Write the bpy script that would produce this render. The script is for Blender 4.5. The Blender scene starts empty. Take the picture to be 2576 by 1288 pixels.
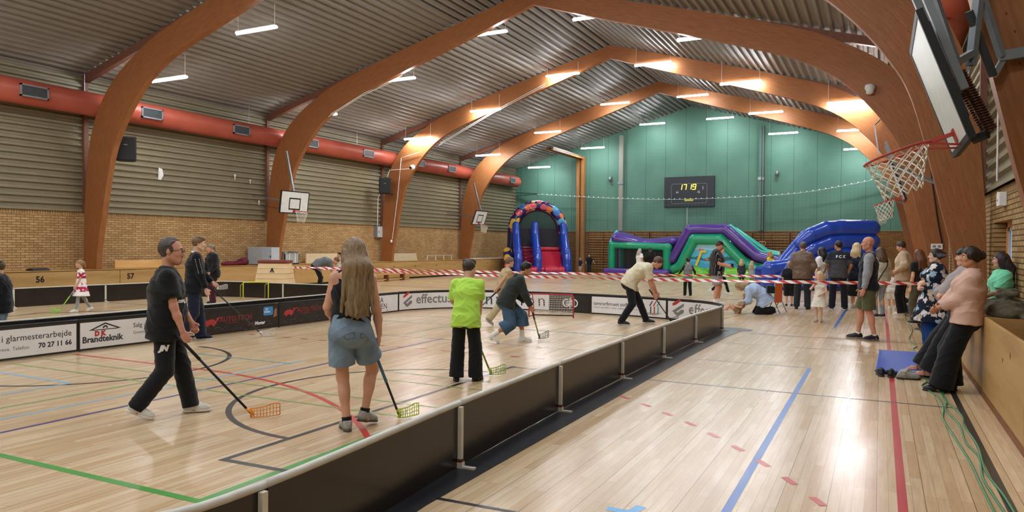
import bpy, bmesh, math, random
import numpy as np
from mathutils import Vector, Matrix
from math import pi, sin, cos, sqrt, atan2, radians

S = bpy.context.scene
COL = S.collection

# ------------------------------------------------------------------ camera, world, view
YAW, PITCH, ROLL, FPX, CAMH = 0.466, -0.01456, 0.00819, 1842.4, 1.7
_fw = Vector((-sin(YAW)*cos(PITCH), cos(YAW)*cos(PITCH), sin(PITCH)))
_r0 = Vector((cos(YAW), sin(YAW), 0)); _u0 = _r0.cross(_fw)
_rt = _r0*cos(ROLL) + _u0*sin(ROLL); _up = -_r0*sin(ROLL) + _u0*cos(ROLL)
cd = bpy.data.cameras.new('camera'); cam = bpy.data.objects.new('camera', cd); COL.objects.link(cam)
M = Matrix.Identity(4)
for i, a in enumerate((_rt, _up, -_fw)):
    for k in range(3): M[k][i] = a[k]
M.translation = (0, 0, CAMH); cam.matrix_world = M
cd.sensor_width = 36; cd.lens = FPX*36/2576; cd.clip_start = 0.05; cd.clip_end = 300
S.camera = cam
S.view_settings.view_transform = 'Standard'; S.view_settings.look = 'None'
S.view_settings.gamma = 1; S.view_settings.use_curve_mapping = False
S.view_settings.exposure = 0.55
LAMP_STRENGTH = 112.0          # the hall's LED tubes
LAMP_COLOR = (0.93, 0.97, 1.0)
W = bpy.data.worlds.new('daylight'); S.world = W; W.use_nodes = True
_n = W.node_tree.nodes; _bg = _n['Background']
_bg.inputs[0].default_value = (0.72, 0.86, 1.0, 1); _bg.inputs[1].default_value = 3.0
try:
    S.cycles.use_denoising = True; S.cycles.max_bounces = 8; S.cycles.diffuse_bounces = 5
    S.cycles.glossy_bounces = 4; S.cycles.caustics_reflective = False; S.cycles.caustics_refractive = False
    S.cycles.sample_clamp_indirect = 8; S.cycles.transparent_max_bounces = 12
except Exception: pass

# ------------------------------------------------------------------ colour and materials
def lin(c):
    if isinstance(c, str):
        c = [int(c[i:i+2], 16)/255 for i in (0, 2, 4)]
    return tuple((x/12.92 if x <= 0.04045 else ((x+0.055)/1.055)**2.4) for x in c) + (1,)

MATS = {}
class NT:
    def __init__(s, name):
        s.m = bpy.data.materials.new(name); s.m.use_nodes = True
        s.t = s.m.node_tree; s.b = s.t.nodes['Principled BSDF']
    def n(s, typ, **kw):
        x = s.t.nodes.new(typ)
        for k, v in kw.items():
            if k.startswith('i_'):
                k = k[2:]; k = int(k) if k.isdigit() else k.replace('_', ' ')
                x.inputs[k].default_value = v
            else: setattr(x, k, v)
        return x
    def l(s, a, b):
        s.t.links.new(a, b)
    def coord(s, kind='Object', scale=(1, 1, 1), rot=(0, 0, 0), loc=(0, 0, 0)):
        c = s.n('ShaderNodeTexCoord'); m = s.n('ShaderNodeMapping')
        m.inputs['Scale'].default_value = scale; m.inputs['Rotation'].default_value = rot; m.inputs['Location'].default_value = loc
        s.l(c.outputs[kind], m.inputs[0]); return m.outputs[0]
    def noise(s, vec, scale, detail=3, rough=.5):
        x = s.n('ShaderNodeTexNoise'); x.inputs['Scale'].default_value = scale; x.inputs['Detail'].default_value = detail
        x.inputs['Roughness'].default_value = rough
        if vec: s.l(vec, x.inputs['Vector'])
        return x.outputs['Fac']
    def ramp(s, fac, stops, interp='LINEAR'):
        r = s.n('ShaderNodeValToRGB'); e = r.color_ramp.elements; r.color_ramp.interpolation = interp
        while len(e) < len(stops): e.new(0.5)
        for q, (p, c) in zip(e, stops): q.position = p; q.color = lin(c) if not (isinstance(c, tuple) and len(c) == 4) else c
        s.l(fac, r.inputs[0]); return r.outputs[0]
    def mix(s, fac, a, b, blend='MIX'):
        x = s.n('ShaderNodeMix', data_type='RGBA', blend_type=blend)
        for sock, v in ((x.inputs[0], fac), (x.inputs[6], a), (x.inputs[7], b)):
            if hasattr(v, 'links'): s.l(v, sock)
            else: sock.default_value = v if not isinstance(v, str) else lin(v)
        return x.outputs[2]
    def math(s, op, a, b=None, c=None):
        x = s.n('ShaderNodeMath', operation=op)
        for i, v in enumerate((a, b, c)):
            if v is None: continue
            if hasattr(v, 'links'): s.l(v, x.inputs[i])
            else: x.inputs[i].default_value = v
        return x.outputs[0]
    def sep(s, vec):
        x = s.n('ShaderNodeSeparateXYZ'); s.l(vec, x.inputs[0]); return x.outputs
    def bump(s, h, strength=.3, dist=.01):
        x = s.n('ShaderNodeBump'); x.inputs['Strength'].default_value = strength; x.inputs['Distance'].default_value = dist
        s.l(h, x.inputs['Height']); s.l(x.outputs[0], s.b.inputs['Normal'])
    def set(s, col=None, rough=None, metal=None, spec=None, coat=None, emit=None, es=None, sheen=None):
        b = s.b
        if col is not None:
            if hasattr(col, 'links'): s.l(col, b.inputs['Base Color'])
            else: b.inputs['Base Color'].default_value = lin(col) if not (isinstance(col, tuple) and len(col) == 4) else col
        if rough is not None:
            if hasattr(rough, 'links'): s.l(rough, b.inputs['Roughness'])
            else: b.inputs['Roughness'].default_value = rough
        if metal is not None: b.inputs['Metallic'].default_value = metal
        if spec is not None: b.inputs['Specular IOR Level'].default_value = spec
        if coat is not None: b.inputs['Coat Weight'].default_value = coat; b.inputs['Coat Roughness'].default_value = .1
        if sheen is not None: b.inputs['Sheen Weight'].default_value = sheen
        if emit is not None:
            b.inputs['Emission Color'].default_value = lin(emit) if isinstance(emit, str) else emit
            b.inputs['Emission Strength'].default_value = es
        return s.m

def mat(col, rough=.6, metal=0, spec=.4, coat=None, var=.06, scale=9, bump=0, name=None, sheen=None):
    """a plain procedural surface: colour with a little uneven tone"""
    key = (col, rough, metal, spec, coat, var, scale, bump, sheen)
    if key in MATS: return MATS[key]
    t = NT(name or 'surface')
    v = t.coord()
    f = t.noise(v, scale, 4)
    c = lin(col)
    lo = tuple(x*(1-var) for x in c[:3])+(1,); hi = tuple(min(1, x*(1+var)) for x in c[:3])+(1,)
    t.set(col=t.ramp(f, [(.3, lo), (.7, hi)]), rough=rough, metal=metal, spec=spec, coat=coat, sheen=sheen)
    if bump: t.bump(t.noise(v, scale*3, 5), bump, .01)
    MATS[key] = t.m
    return t.m

def cloth(col, rough=.85, fold=.25, scale=14, var=.1, weave=0):
    key = ('cloth', col, rough, fold, scale, var, weave)
    if key in MATS: return MATS[key]
    t = NT('cloth_'+str(col)); v = t.coord(scale=(1, 1, .55))
    f = t.noise(v, scale, 5, .55)
    c = lin(col)
    lo = tuple(x*(1-var) for x in c[:3])+(1,); hi = tuple(min(1, x*(1+var)) for x in c[:3])+(1,)
    t.set(col=t.ramp(f, [(.3, lo), (.7, hi)]), rough=rough, spec=.2, sheen=.15)
    t.bump(f, fold, .03)
    MATS[key] = t.m
    return t.m

# ------------------------------------------------------------------ objects
def obj(name, me, parent=None, m=None, smooth=False):
    o = bpy.data.objects.new(name, me); COL.objects.link(o)
    if parent is not None: o.parent = parent
    if m is not None:
        for q in (m if isinstance(m, (list, tuple)) else [m]): me.materials.append(q)
    if smooth: me.shade_smooth()
    return o
def thing(name, label, cat, loc=(0, 0, 0), rz=0, group=None):
    o = bpy.data.objects.new(name, None); COL.objects.link(o); o.empty_display_size = .1
    o.location = loc; o.rotation_euler = (0, 0, rz)
    return tag(o, label, cat, group)
def tag(o, label, cat, group=None):
    o['label'] = label; o['category'] = cat
    if group: o['group'] = group
    return o
def struct(o):
    o['kind'] = 'structure'; return o

def frame_of(d):
    d = Vector(d).normalized(); a = Vector((0, 0, 1)) if abs(d.z) < .9 else Vector((1, 0, 0))
    u = d.cross(a).normalized(); return u, d.cross(u).normalized()

class MB:
    """collects shapes and links them as one mesh"""
    def __init__(s): s.v = []; s.f = []; s.mi = []; s.uv = None
    def add(s, vs, fs, mi=0):
        o = len(s.v); s.v += [tuple(p) for p in vs]; s.f += [tuple(i+o for i in f) for f in fs]; s.mi += [mi]*len(fs); return s
    def box(s, x0, x1, y0, y1, z0, z1, mi=0, mtx=None):
        vs = [Vector((x, y, z)) for z in (z0, z1) for y in (y0, y1) for x in (x0, x1)]
        if mtx is not None: vs = [mtx @ p for p in vs]
        return s.add(vs, [(0, 2, 3, 1), (4, 5, 7, 6), (0, 1, 5, 4), (2, 6, 7, 3), (0, 4, 6, 2), (1, 3, 7, 5)], mi)
    def beam(s, a, b, w, h, up=(0, 0, 1), mi=0):
        """rectangular bar from a to b"""
        a = Vector(a); b = Vector(b); d = (b-a).normalized(); up = Vector(up)
        x = d.cross(up)
        if x.length < 1e-4: x = d.cross(Vector((1, 0, 0)))
        x.normalize(); y = x.cross(d).normalized()
        vs = [p + x*(i*w/2) + y*(j*h/2) for p in (a, b) for j in (-1, 1) for i in (-1, 1)]
        return s.add(vs, [(0, 1, 3, 2), (4, 6, 7, 5), (0, 4, 5, 1), (2, 3, 7, 6), (0, 2, 6, 4), (1, 5, 7, 3)], mi)
    def tube(s, pts, r, n=8, closed=False, cap=True, mi=0):
        pts = [Vector(p) for p in pts]; k = len(pts)
        rs = r if isinstance(r, (list, tuple)) else [r]*k
        vs = []; pu = None
        for i, p in enumerate(pts):
            a = pts[(i-1) % k] if (i > 0 or closed) else p; b = pts[(i+1) % k] if (i < k-1 or closed) else p
            d = (b-a)
            if d.length < 1e-9: d = Vector((0, 0, 1))
            d.normalize()
            if pu is None: u, w = frame_of(d)
            else:
                u = pu - d*pu.dot(d)
                if u.length < 1e-6: u, w = frame_of(d)
                u.normalize(); w = d.cross(u)
            pu = u
            for j in range(n):
                t = 2*pi*j/n; vs.append(p + (u*cos(t)+w*sin(t))*rs[i])
        fs = []
        for i in range(k if closed else k-1):
            for j in range(n):
                a = i*n+j; b = i*n+(j+1) % n; c = ((i+1) % k)*n+(j+1) % n; d = ((i+1) % k)*n+j
                fs.append((a, b, c, d))
        if cap and not closed:
            fs.append(tuple(range(n))[::-1]); fs.append(tuple((k-1)*n+j for j in range(n)))
        return s.add(vs, fs, mi)
    def cyl(s, a, b, r, n=16, mi=0): return s.tube([a, b], r, n, mi=mi)
    def prism(s, poly, y0, y1, axis='y', mi=0):
        """polygon (two coordinates) pushed along an axis; axis y: poly is (x,z); axis x: poly is (y,z); axis z: poly is (x,y)"""
        def P(p, t): return {'y': (p[0], t, p[1]), 'x': (t, p[0], p[1]), 'z': (p[0], p[1], t)}[axis]
        n = len(poly); vs = [P(p, y0) for p in poly]+[P(p, y1) for p in poly]
        fs = [(i, (i+1) % n, (i+1) % n+n, i+n) for i in range(n)]
        fs += [tuple(range(n))[::-1], tuple(range(n, 2*n))]
        return s.add(vs, fs, mi)
    def strip(s, a, b, mi=0):
        """quads between two point rows"""
        n = len(a); return s.add(list(a)+list(b), [(i, i+1, n+i+1, n+i) for i in range(n-1)], mi)
    def lathe(s, prof, c=(0, 0, 0), n=24, mi=0):
        vs = [(c[0]+r*cos(2*pi*j/n), c[1]+r*sin(2*pi*j/n), c[2]+z) for r, z in prof for j in range(n)]
        fs = [(i*n+j, i*n+(j+1) % n, (i+1)*n+(j+1) % n, (i+1)*n+j) for i in range(len(prof)-1) for j in range(n)]
        return s.add(vs, fs, mi)
    def mesh(s, name, fixn=True, bevel=0, seg=2):
        me = bpy.data.meshes.new(name); me.from_pydata(s.v, [], s.f)
        if any(s.mi): me.polygons.foreach_set('material_index', s.mi)
        if fixn or bevel:
            bm = bmesh.new(); bm.from_mesh(me)
            if fixn: bmesh.ops.recalc_face_normals(bm, faces=bm.faces)
            if bevel:
                bmesh.ops.remove_doubles(bm, verts=bm.verts, dist=1e-5)
                es = [e for e in bm.edges if len(e.link_faces) == 2 and e.calc_face_angle(0) > .6]
                bmesh.ops.bevel(bm, geom=es, offset=bevel, segments=seg, affect='EDGES', profile=.5, clamp_overlap=True)
            bm.to_mesh(me); bm.free()
        me.update(); return me
    def build(s, name, m, parent=None, bevel=0, smooth=False, seg=2, fixn=True):
        return obj(name, s.mesh(name, fixn, bevel, seg), parent, m, smooth)

def smooth_by_angle(o, ang=.6):
    bm = bmesh.new(); bm.from_mesh(o.data)
    for f in bm.faces: f.smooth = True
    for e in bm.edges: e.smooth = not (len(e.link_faces) == 2 and e.calc_face_angle(0) > ang)
    bm.to_mesh(o.data); bm.free(); return o

def text_mesh(body, size, bold=0, align='LEFT', ext=.002, shear=0, space=1.0):
    c = bpy.data.curves.new('lettering', 'FONT'); c.body = body; c.size = size; c.offset = bold; c.extrude = ext
    c.align_x = align; c.shear = shear; c.space_character = space; c.resolution_u = 2
    o = bpy.data.objects.new('lettering', c); COL.objects.link(o)
    dg = bpy.context.evaluated_depsgraph_get(); dg.update()
    me = bpy.data.meshes.new_from_object(o.evaluated_get(dg)); bpy.data.objects.remove(o); bpy.data.curves.remove(c)
    return me
def text(name, body, size, loc, right, up, m, parent=None, **kw):
    """lettering lying in the plane of the two directions"""
    me = text_mesh(body, size, **kw)
    r = Vector(right).normalized(); u = Vector(up); u = (u - r*u.dot(r)).normalized(); n = r.cross(u)
    T = Matrix.Identity(4)
    for i, a in enumerate((r, u, n)):
        for k in range(3): T[k][i] = a[k]
    T.translation = loc
    me.transform(T)
    return obj(name, me, parent, m)
# ------------------------------------------------------------------ hall dimensions (metres)
XL, XR, XC = -21.9, 1.6, -10.15
Y0, Y1 = -8.3, 44.0
ZE, SL = 6.75, 0.283
BRICK_TOP = 2.62
def roof_z(x): return ZE + SL*(x-XL) if x < XC else ZE + SL*(XC-XL) - SL*(x-XC)
ARCH_Y = [-0.8, 6.65, 14.1, 21.55, 29.05, 36.5]
LAMP_Y = [-5.2, 1.6, 8.4, 15.3, 22.1, 28.75, 35.6, 42.4]
LAMP_X = [(-19.45, 6.66), (-15.85, 7.70), (-12.13, 8.92), (-8.22, 8.98), (-4.83, 7.92), (-1.05, 6.88)]

# ---- materials of the shell
def floor_material():
    t = NT('maple_sports_floor')
    v = t.coord(scale=(1, 1, 1), rot=(0, 0, pi/2))
    br = t.n('ShaderNodeTexBrick', offset=.37, offset_frequency=3, squash=1, i_Scale=1.0, i_Mortar_Size=.0016, i_Mortar_Smooth=.2, i_Bias=0.0, i_Brick_Width=1.15, i_Row_Height=.073)
    br.inputs['Color1'].default_value = lin('dfc7a4'); br.inputs['Color2'].default_value = lin('cdad84'); br.inputs['Mortar'].default_value = lin('b08d66')
    t.l(v, br.inputs['Vector'])
    b2 = t.n('ShaderNodeTexBrick', offset=.5, offset_frequency=2, i_Scale=1.0, i_Mortar_Size=.003, i_Mortar_Smooth=.1, i_Brick_Width=40.0, i_Row_Height=.292)
    b2.inputs['Color1'].default_value = (1, 1, 1, 1); b2.inputs['Color2'].default_value = (.93, .93, .93, 1); b2.inputs['Mortar'].default_value = (.42, .36, .3, 1)
    t.l(v, b2.inputs['Vector'])
    v2 = t.coord(scale=(14, .9, 1))
    g = t.noise(v2, 2.2, 5, .6)
    c = t.mix(.55, br.outputs['Color'], t.ramp(g, [(.3, (.72, .66, .6, 1)), (.62, (1, 1, 1, 1))]), 'MULTIPLY')
    c = t.mix(.85, c, b2.outputs['Color'], 'MULTIPLY')
    big = t.noise(t.coord(), .22, 3)
    c = t.mix(1.0, c, t.ramp(big, [(.3, (.88, .86, .85, 1)), (.7, (1, 1, 1, 1))]), 'MULTIPLY')
    r = t.math('MULTIPLY_ADD', t.noise(t.coord(), 1.3, 4), .12, .19)
    t.set(col=c, rough=r, spec=.5)
    t.bump(t.noise(t.coord(), 1.1, 2), .04, .02)
    return t.m
def brick_material(name, axis, c1, c2, mortar):
    t = NT(name)
    c = t.n('ShaderNodeTexCoord'); s = t.sep(c.outputs['Object'])
    k = t.n('ShaderNodeCombineXYZ'); t.l(s[axis], k.inputs[0]); t.l(s[2], k.inputs[1])
    br = t.n('ShaderNodeTexBrick', offset=.5, i_Scale=1.0, i_Mortar_Size=.0085, i_Mortar_Smooth=.15, i_Brick_Width=.24, i_Row_Height=.0725)
    br.inputs['Color1'].default_value = lin(c1); br.inputs['Color2'].default_value = lin(c2); br.inputs['Mortar'].default_value = lin(mortar)
    t.l(k.outputs[0], br.inputs['Vector'])
    # standing header course along the top of the brickwork
    b2 = t.n('ShaderNodeTexBrick', offset=0, i_Scale=1.0, i_Mortar_Size=.0085, i_Mortar_Smooth=.15, i_Brick_Width=.0725, i_Row_Height=.24)
    b2.inputs['Color1'].default_value = lin(c1); b2.inputs['Color2'].default_value = lin(c2); b2.inputs['Mortar'].default_value = lin(mortar)
    k2 = t.n('ShaderNodeCombineXYZ'); t.l(s[axis], k2.inputs[0]); t.l(t.math('SUBTRACT', s[2], BRICK_TOP-.12), k2.inputs[1])
    t.l(k2.outputs[0], b2.inputs['Vector'])
    top = t.math('GREATER_THAN', s[2], BRICK_TOP-.12)
    col = t.mix(top, br.outputs['Color'], b2.outputs['Color'])
    n = t.noise(t.coord(), 1.0, 4)
    col = t.mix(.6, col, t.ramp(n, [(.3, (.75, .72, .68, 1)), (.7, (1, 1, 1, 1))]), 'MULTIPLY')
    t.set(col=col, rough=.85, spec=.2)
    t.bump(t.math('SUBTRACT', 1, br.outputs['Fac']), .5, .01)
    return t.m
def glulam_material():
    t = NT('glued_pine_laminate')
    uv = t.n('ShaderNodeUVMap'); s = t.sep(uv.outputs[0])
    lam = t.math('FRACT', t.math('DIVIDE', s[1], .045))
    line = t.math('LESS_THAN', lam, .07)
    k = t.n('ShaderNodeMapping'); k.inputs['Scale'].default_value = (.9, 9, 1); t.l(uv.outputs[0], k.inputs[0])
    g = t.noise(k.outputs[0], 3.0, 5, .6)
    col = t.ramp(g, [(.25, '855330'), (.5, '965f36'), (.75, 'a46d42')])
    kn = t.n('ShaderNodeTexVoronoi', i_Scale=5.0); k2 = t.n('ShaderNodeMapping'); k2.inputs['Scale'].default_value = (1, 2.6, 1); t.l(uv.outputs[0], k2.inputs[0]); t.l(k2.outputs[0], kn.inputs['Vector'])
    col = t.mix(t.ramp(kn.outputs['Distance'], [(.05, (1, 1, 1, 1)), (.1, (0, 0, 0, 1))]), col, '5c3018')
    col = t.mix(t.math('MULTIPLY', line, .3), col, '70401e')
    t.set(col=col, rough=.5, spec=.35)
    return t.m
def ply_material(name='birch_ply', c=('a37e4a', 'b8925a', 'c29d66'), ax=(1, .35, 3)):
    t = NT(name); g = t.noise(t.coord(scale=ax), 1.6, 5, .6)
    t.set(col=t.ramp(g, [(.28, c[0]), (.5, c[1]), (.72, c[2])]), rough=.5, spec=.35); return t.m
def panel_material():
    t = NT('green_wall_panel'); s = t.sep(t.coord())
    f = t.math('FRACT', t.math('DIVIDE', t.math('ADD', s[0], 60.55), 1.22))
    ln = t.math('LESS_THAN', f, .014)
    hf = t.math('LESS_THAN', t.math('FRACT', t.math('DIVIDE', s[2], .2)), .05)
    n = t.noise(t.coord(), .7, 3)
    col = t.ramp(n, [(.3, '547c6d'), (.7, '5e8878')])
    col = t.mix(t.math('MULTIPLY', hf, .12), col, '2a5a4c')
    col = t.mix(ln, col, '234c42')
    t.set(col=col, rough=.55, spec=.3); return t.m
M_FLOOR = floor_material()
M_BRICK_L = brick_material('yellow_brick', 1, 'cbaa7a', 'b28f62', '7d5f40')
M_BRICK_R = brick_material('yellow_brick_right', 1, 'b89a68', '9c7c50', '54402a')
M_BRICK_E = brick_material('brown_brick', 0, '9a744a', '83603a', '4c3520')
M_GLULAM = glulam_material()
M_CLAD = mat('8a826a', rough=.5, spec=.35, var=.05, scale=2, name='beige_cladding')
M_DECK = mat('86827c', rough=.5, spec=.35, var=.05, scale=2, name='roof_deck')
M_DUCT = mat('b4523d', rough=.45, spec=.4, var=.06, scale=3, name='red_duct_paint')
M_GREEN = panel_material()
M_PLY = ply_material()
M_PLYD = ply_material('darker_ply', ('8f6a3c', 'a9834e', 'b8925c'))
M_PLYR = ply_material('warm_ply', ('a57a44', 'bd9156', 'c99f66'), (1, .5, .5))
M_BLACK = mat('141414', rough=.5, var=.2)
M_DARK = mat('23262a', rough=.5, var=.15)
M_WHITE = mat('e8e8e6', rough=.5)
M_STEEL = mat('8e9499', rough=.35, metal=.7, var=.1)
M_GREYPAINT = mat('7f868a', rough=.45, var=.08)
M_WOODDARK = mat('7c4a26', rough=.55, var=.15)
M_REDWOOD = mat('734a3a', rough=.6, var=.12)

# ---- floor
fl = struct(MB().add([(XL-.3, Y0, 0), (XR+.3, Y0, 0), (XR+.3, Y1, 0), (XL-.3, Y1, 0)], [(0, 1, 2, 3)]).build('floor', M_FLOOR, fixn=False))
LINEC = {'blue': '2e62b0', 'dark': '3c4a55', 'red': 'b8323c', 'redc': 'c03a38', 'black': '2e2c2a', 'green': '4d9a45', 'purple': '4a3f7c', 'sky': '86b2cf', 'olive': '7f9c55', 'teal': '5b9a98', 'mark': '3f9fd8'}
LM = {k: mat(v, rough=.3, spec=.5, var=.08, scale=4) for k, v in LINEC.items()}
_lz = [0.0006]
def floor_line(colour, w, pts, label=None):
    _lz[0] += .00004; z = _lz[0]
    p = [Vector((a, b, z)) for a, b in pts]; L = []; R = []
    for i, q in enumerate(p):
        d0 = (q-p[i-1]).normalized() if i else (p[1]-q).normalized()
        d1 = (p[i+1]-q).normalized() if i < len(p)-1 else d0
        t = d0+d1
        t = t.normalized() if t.length > 1e-4 else d0
        n = Vector((-t.y, t.x, 0)); k = w/2/max(.5, n.dot(Vector((-d0.y, d0.x, 0))))
        L.append(q+n*k); R.append(q-n*k)
    o = MB().strip(R, L).build('floor_line', LM[colour], fl, fixn=False)
    if label: o['label'] = label
def arc(cx, cy, r, a0, a1, n=40):
    return [(cx+r*cos(radians(a0+(a1-a0)*i/n)), cy+r*sin(radians(a0+(a1-a0)*i/n))) for i in range(n+1)]
floor_line('red', .06, [(.155, 22.8), (.155, -3)], 'red sideline')
floor_line('black', .06, [(.79, 22.8), (.79, 2)], 'black sideline')
floor_line('blue', .06, [(-.87, 11.13), (-.86, 3.2)], 'blue line')
floor_line('blue', .06, [(-.82, 22.3), (-.85, 17.0)], 'blue line')
for p in ([(-9.6, 11.2), (-.84, 11.13)], [(-20, 13.27), (.1, 13.3)], [(-10.15, 14.5), (-5.6, 15.1), (.87, 14.95)], [(-3.0, 16.95), (-1.5, 17.0)]): floor_line('dark', .036, p)
floor_line('dark', .042, [(-4.6, 9.12), (.76, 9.1)])
floor_line('black', .042, [(-2.9, 4.14), (-1.9, 4.16)])
floor_line('green', .065, [(-8.8, 3.35), (-3.98, 3.36), (-4.0, 5.6)], 'green line')
floor_line('black', .06, [(-4.58, 9.2), (-4.58, 4.10), (-3.6, 4.12)], 'black line')
floor_line('black', .06, arc(-4.58, 6.71, 1.9, 90, 270), 'black half circle')
floor_line('black', .06, arc(-9.95, 6.6, 1.8, 90, -90), 'black half circle')
floor_line('redc', .06, [(-10.86, 6.9), (-8.2, 6.9)] + arc(-8.2, .95, 5.95, 88, 10), 'red curved line')
floor_line('purple', .052, [(-6.94, 3.0), (-7.05, 11.3)], 'purple line')
floor_line('sky', .05, [(-7.47, 3.2), (-7.48, 8.2)], 'pale blue line')
floor_line('sky', .05, [(-10.8, 5.49), (-8.67, 5.46), (-8.66, 3.4)], 'pale blue line')
floor_line('teal', .042, [(-10.6, 13.25), (-4.2, 13.36)]); floor_line('teal', .042, [(-9.7, 7.84), (-7.4, 7.83)])
for p in ([(-7.97, 3.0), (-7.97, 5.9)], [(-10.83, 5.95), (-4.1, 5.96)], [(-10.83, 6.42), (-4.05, 6.46)], [(-5.8, 7.48), (-4.0, 7.5)], [(-5.9, 7.99), (-4.3, 7.98)], [(-8.0, 11.25), (-8.07, 13.3)]): floor_line('olive', .04, p)
floor_line('mark', .07, [(-1.56, 4.50), (-1.40, 4.50), (-1.37, 4.64)], 'blue corner mark')
def dash(cx, cy, r, a0, a1, step=2.0, n=.95):
    a = a0
    while a > a1:
        floor_line('redc', .055, arc(cx, cy, r, a, a-n, 2)); a -= step
dash(-8.2, .95, 8.97, 57, 20, 2.75, 1.1)
x = -10.5
while x < -4: floor_line('redc', .05, [(x, 10.0), (x+.15, 10.0)]); x += .42
for k in range(24):
    floor_line('redc', .05, [(-20+k*.45, 38.2), (-19.85+k*.45, 38.2)])
floor_line('redc', .05, [(-17.5, 33)] + arc(-15.5, 27, 4.2, 110, 40), 'red curved line')
floor_line('dark', .05, [(-17.2, 8.5), (-17.8, 10.5), (-16.9, 11.8)]); floor_line('dark', .05, [(-20, 24.5), (0, 24.5)]); floor_line('olive', .05, [(-3.4, 17.2), (-1.2, 31)])

# ---- ceiling: corrugated deck, ribs run the length of the hall
def deck(x0, x1, z0, z1, pitch=.27, h=.085):
    n = int(round(abs(x1-x0)/pitch)); a = []
    for i in range(n):
        for f, k in ((0, 0), (.3, 0), (.44, 1), (.86, 1)):
            t = (i+f)/n; a.append((x0+(x1-x0)*t, z0+(z1-z0)*t+k*h))
    a.append((x1, z1)); return a
mb = MB()
pr = deck(XL-.05, XC, ZE, roof_z(XC)) + deck(XC, XR+.05, roof_z(XC), roof_z(XR))[1:]
mb.strip([(x, Y0, z) for x, z in pr], [(x, Y1, z) for x, z in pr])
ceil = struct(mb.build('ceiling', M_DECK, fixn=False))
MB().prism([(XL-.3, ZE+.06), (XC, roof_z(XC)+.07), (XR+.3, ZE+.06), (XR+.3, ZE+.4), (XC, roof_z(XC)+.4), (XL-.3, ZE+.4)], Y0-.2, Y1+.2).build('roof_slab', M_DARK, ceil)

# ---- side walls: brick below, horizontal corrugated cladding above
def cladding(x, s, parent, y0, y1, z0=BRICK_TOP, z1=ZE+.05, pitch=.2, h=.07):
    n = int((z1-z0)/pitch); pts = []
    for i in range(n+1):
        for f, k in ((0, 0), (.34, 0), (.48, 1), (.86, 1)):
            z = z0+(i+f)*pitch
            if z <= z1: pts.append((x+s*(h if k == 0 else 0), z))
    return MB().strip([(a, y0, z) for a, z in pts], [(a, y1, z) for a, z in pts]).build('cladding', M_CLAD, parent, fixn=False)
wl = struct(MB().box(XL-.3, XL, Y0, Y1, 0, BRICK_TOP).build('wall_left', M_BRICK_L))
cladding(XL, 1, wl, Y0, Y1)
MB().box(XL-.3, XL-.06, Y0, Y1, BRICK_TOP, ZE+.2).build('wall_core', M_DARK, wl)
WY0, WY1, WZ0, WZ1 = 12.0, 13.75, .95, 2.12
mb = MB()
for a in ((Y0, WY0, 0, BRICK_TOP), (WY1, Y1, 0, BRICK_TOP), (WY0, WY1, 0, WZ0), (WY0, WY1, WZ1, BRICK_TOP)): mb.box(XR, XR+.35, *a)
wr = struct(mb.build('wall_right', M_BRICK_R))
cladding(XR, -1, wr, Y0, Y1)
MB().box(XR+.06, XR+.35, Y0, Y1, BRICK_TOP, ZE+.2).build('wall_core', M_DARK, wr)
# window in the right wall: wooden frame set deep in the brick, pale blue-white sash
t_ = NT('window_glass'); t_.b.inputs['Transmission Weight'].default_value = 1; t_.set(col='ffffff', rough=.02); M_GLASS = t_.m
M_PINE = ply_material('orange_pine_frame', ('c98350', 'dc9a66', 'e5ab7c'), (3, 3, .5))
win = struct(MB().box(XR+.16, XR+.24, WY0, WY0+.09, WZ0, WZ1).box(XR+.16, XR+.24, WY1-.09, WY1, WZ0, WZ1).box(XR+.16, XR+.24, WY0, WY1, WZ1-.08, WZ1).box(XR+.16, XR+.24, WY0, WY1, WZ0, WZ0+.07).build('window_1', M_PINE))
MB().box(XR+.18, XR+.23, WY0+.09, WY1-.09, WZ0+.07, WZ0+.13).box(XR+.18, XR+.23, WY0+.09, WY0+.17, WZ0+.07, WZ1-.08).box(XR+.18, XR+.23, WY1-.17, WY1-.09, WZ0+.07, WZ1-.08).box(XR+.18, XR+.23, WY0+.09, WY1-.09, WZ1-.14, WZ1-.08).build('window_sash', mat('c4d4e4', rough=.4), win)
MB().box(XR+.2, XR+.206, WY0+.15, WY1-.15, WZ0+.12, WZ1-.12).build('window_pane', M_GLASS, win)

MB().tube([(XR-.09, 12.78, 2.7), (XR-.09, 12.8, 4.6), (XR-.12, 12.9, 6.0)], .012, 6).build('conduit', M_WHITE, wr)
# ---- end walls
def gable(y0, y1, zb): return [(XL-.3, zb), (XR+.3, zb), (XR+.3, ZE+.1), (XC, roof_z(XC)+.1), (XL-.3, ZE+.1)]
wf = struct(MB().box(XL-.3, XR+.3, Y1, Y1+.3, 0, BRICK_TOP).build('wall_far', M_BRICK_E))
MB().prism(gable(0, 0, BRICK_TOP), Y1+.02, Y1+.3).build('panelling', M_GREEN, wf)
MB().box(XL, XR, Y1-.03, Y1+.02, BRICK_TOP, BRICK_TOP+.04).build('ledge', mat('8f8468', rough=.6), wf)
wn = struct(MB().box(XL-.3, XR+.3, Y0-.3, Y0, 0, BRICK_TOP).build('wall_near', M_BRICK_E))
MB().prism(gable(0, 0, BRICK_TOP), Y0-.3, Y0).build('panelling', M_GREEN, wn)

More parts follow.
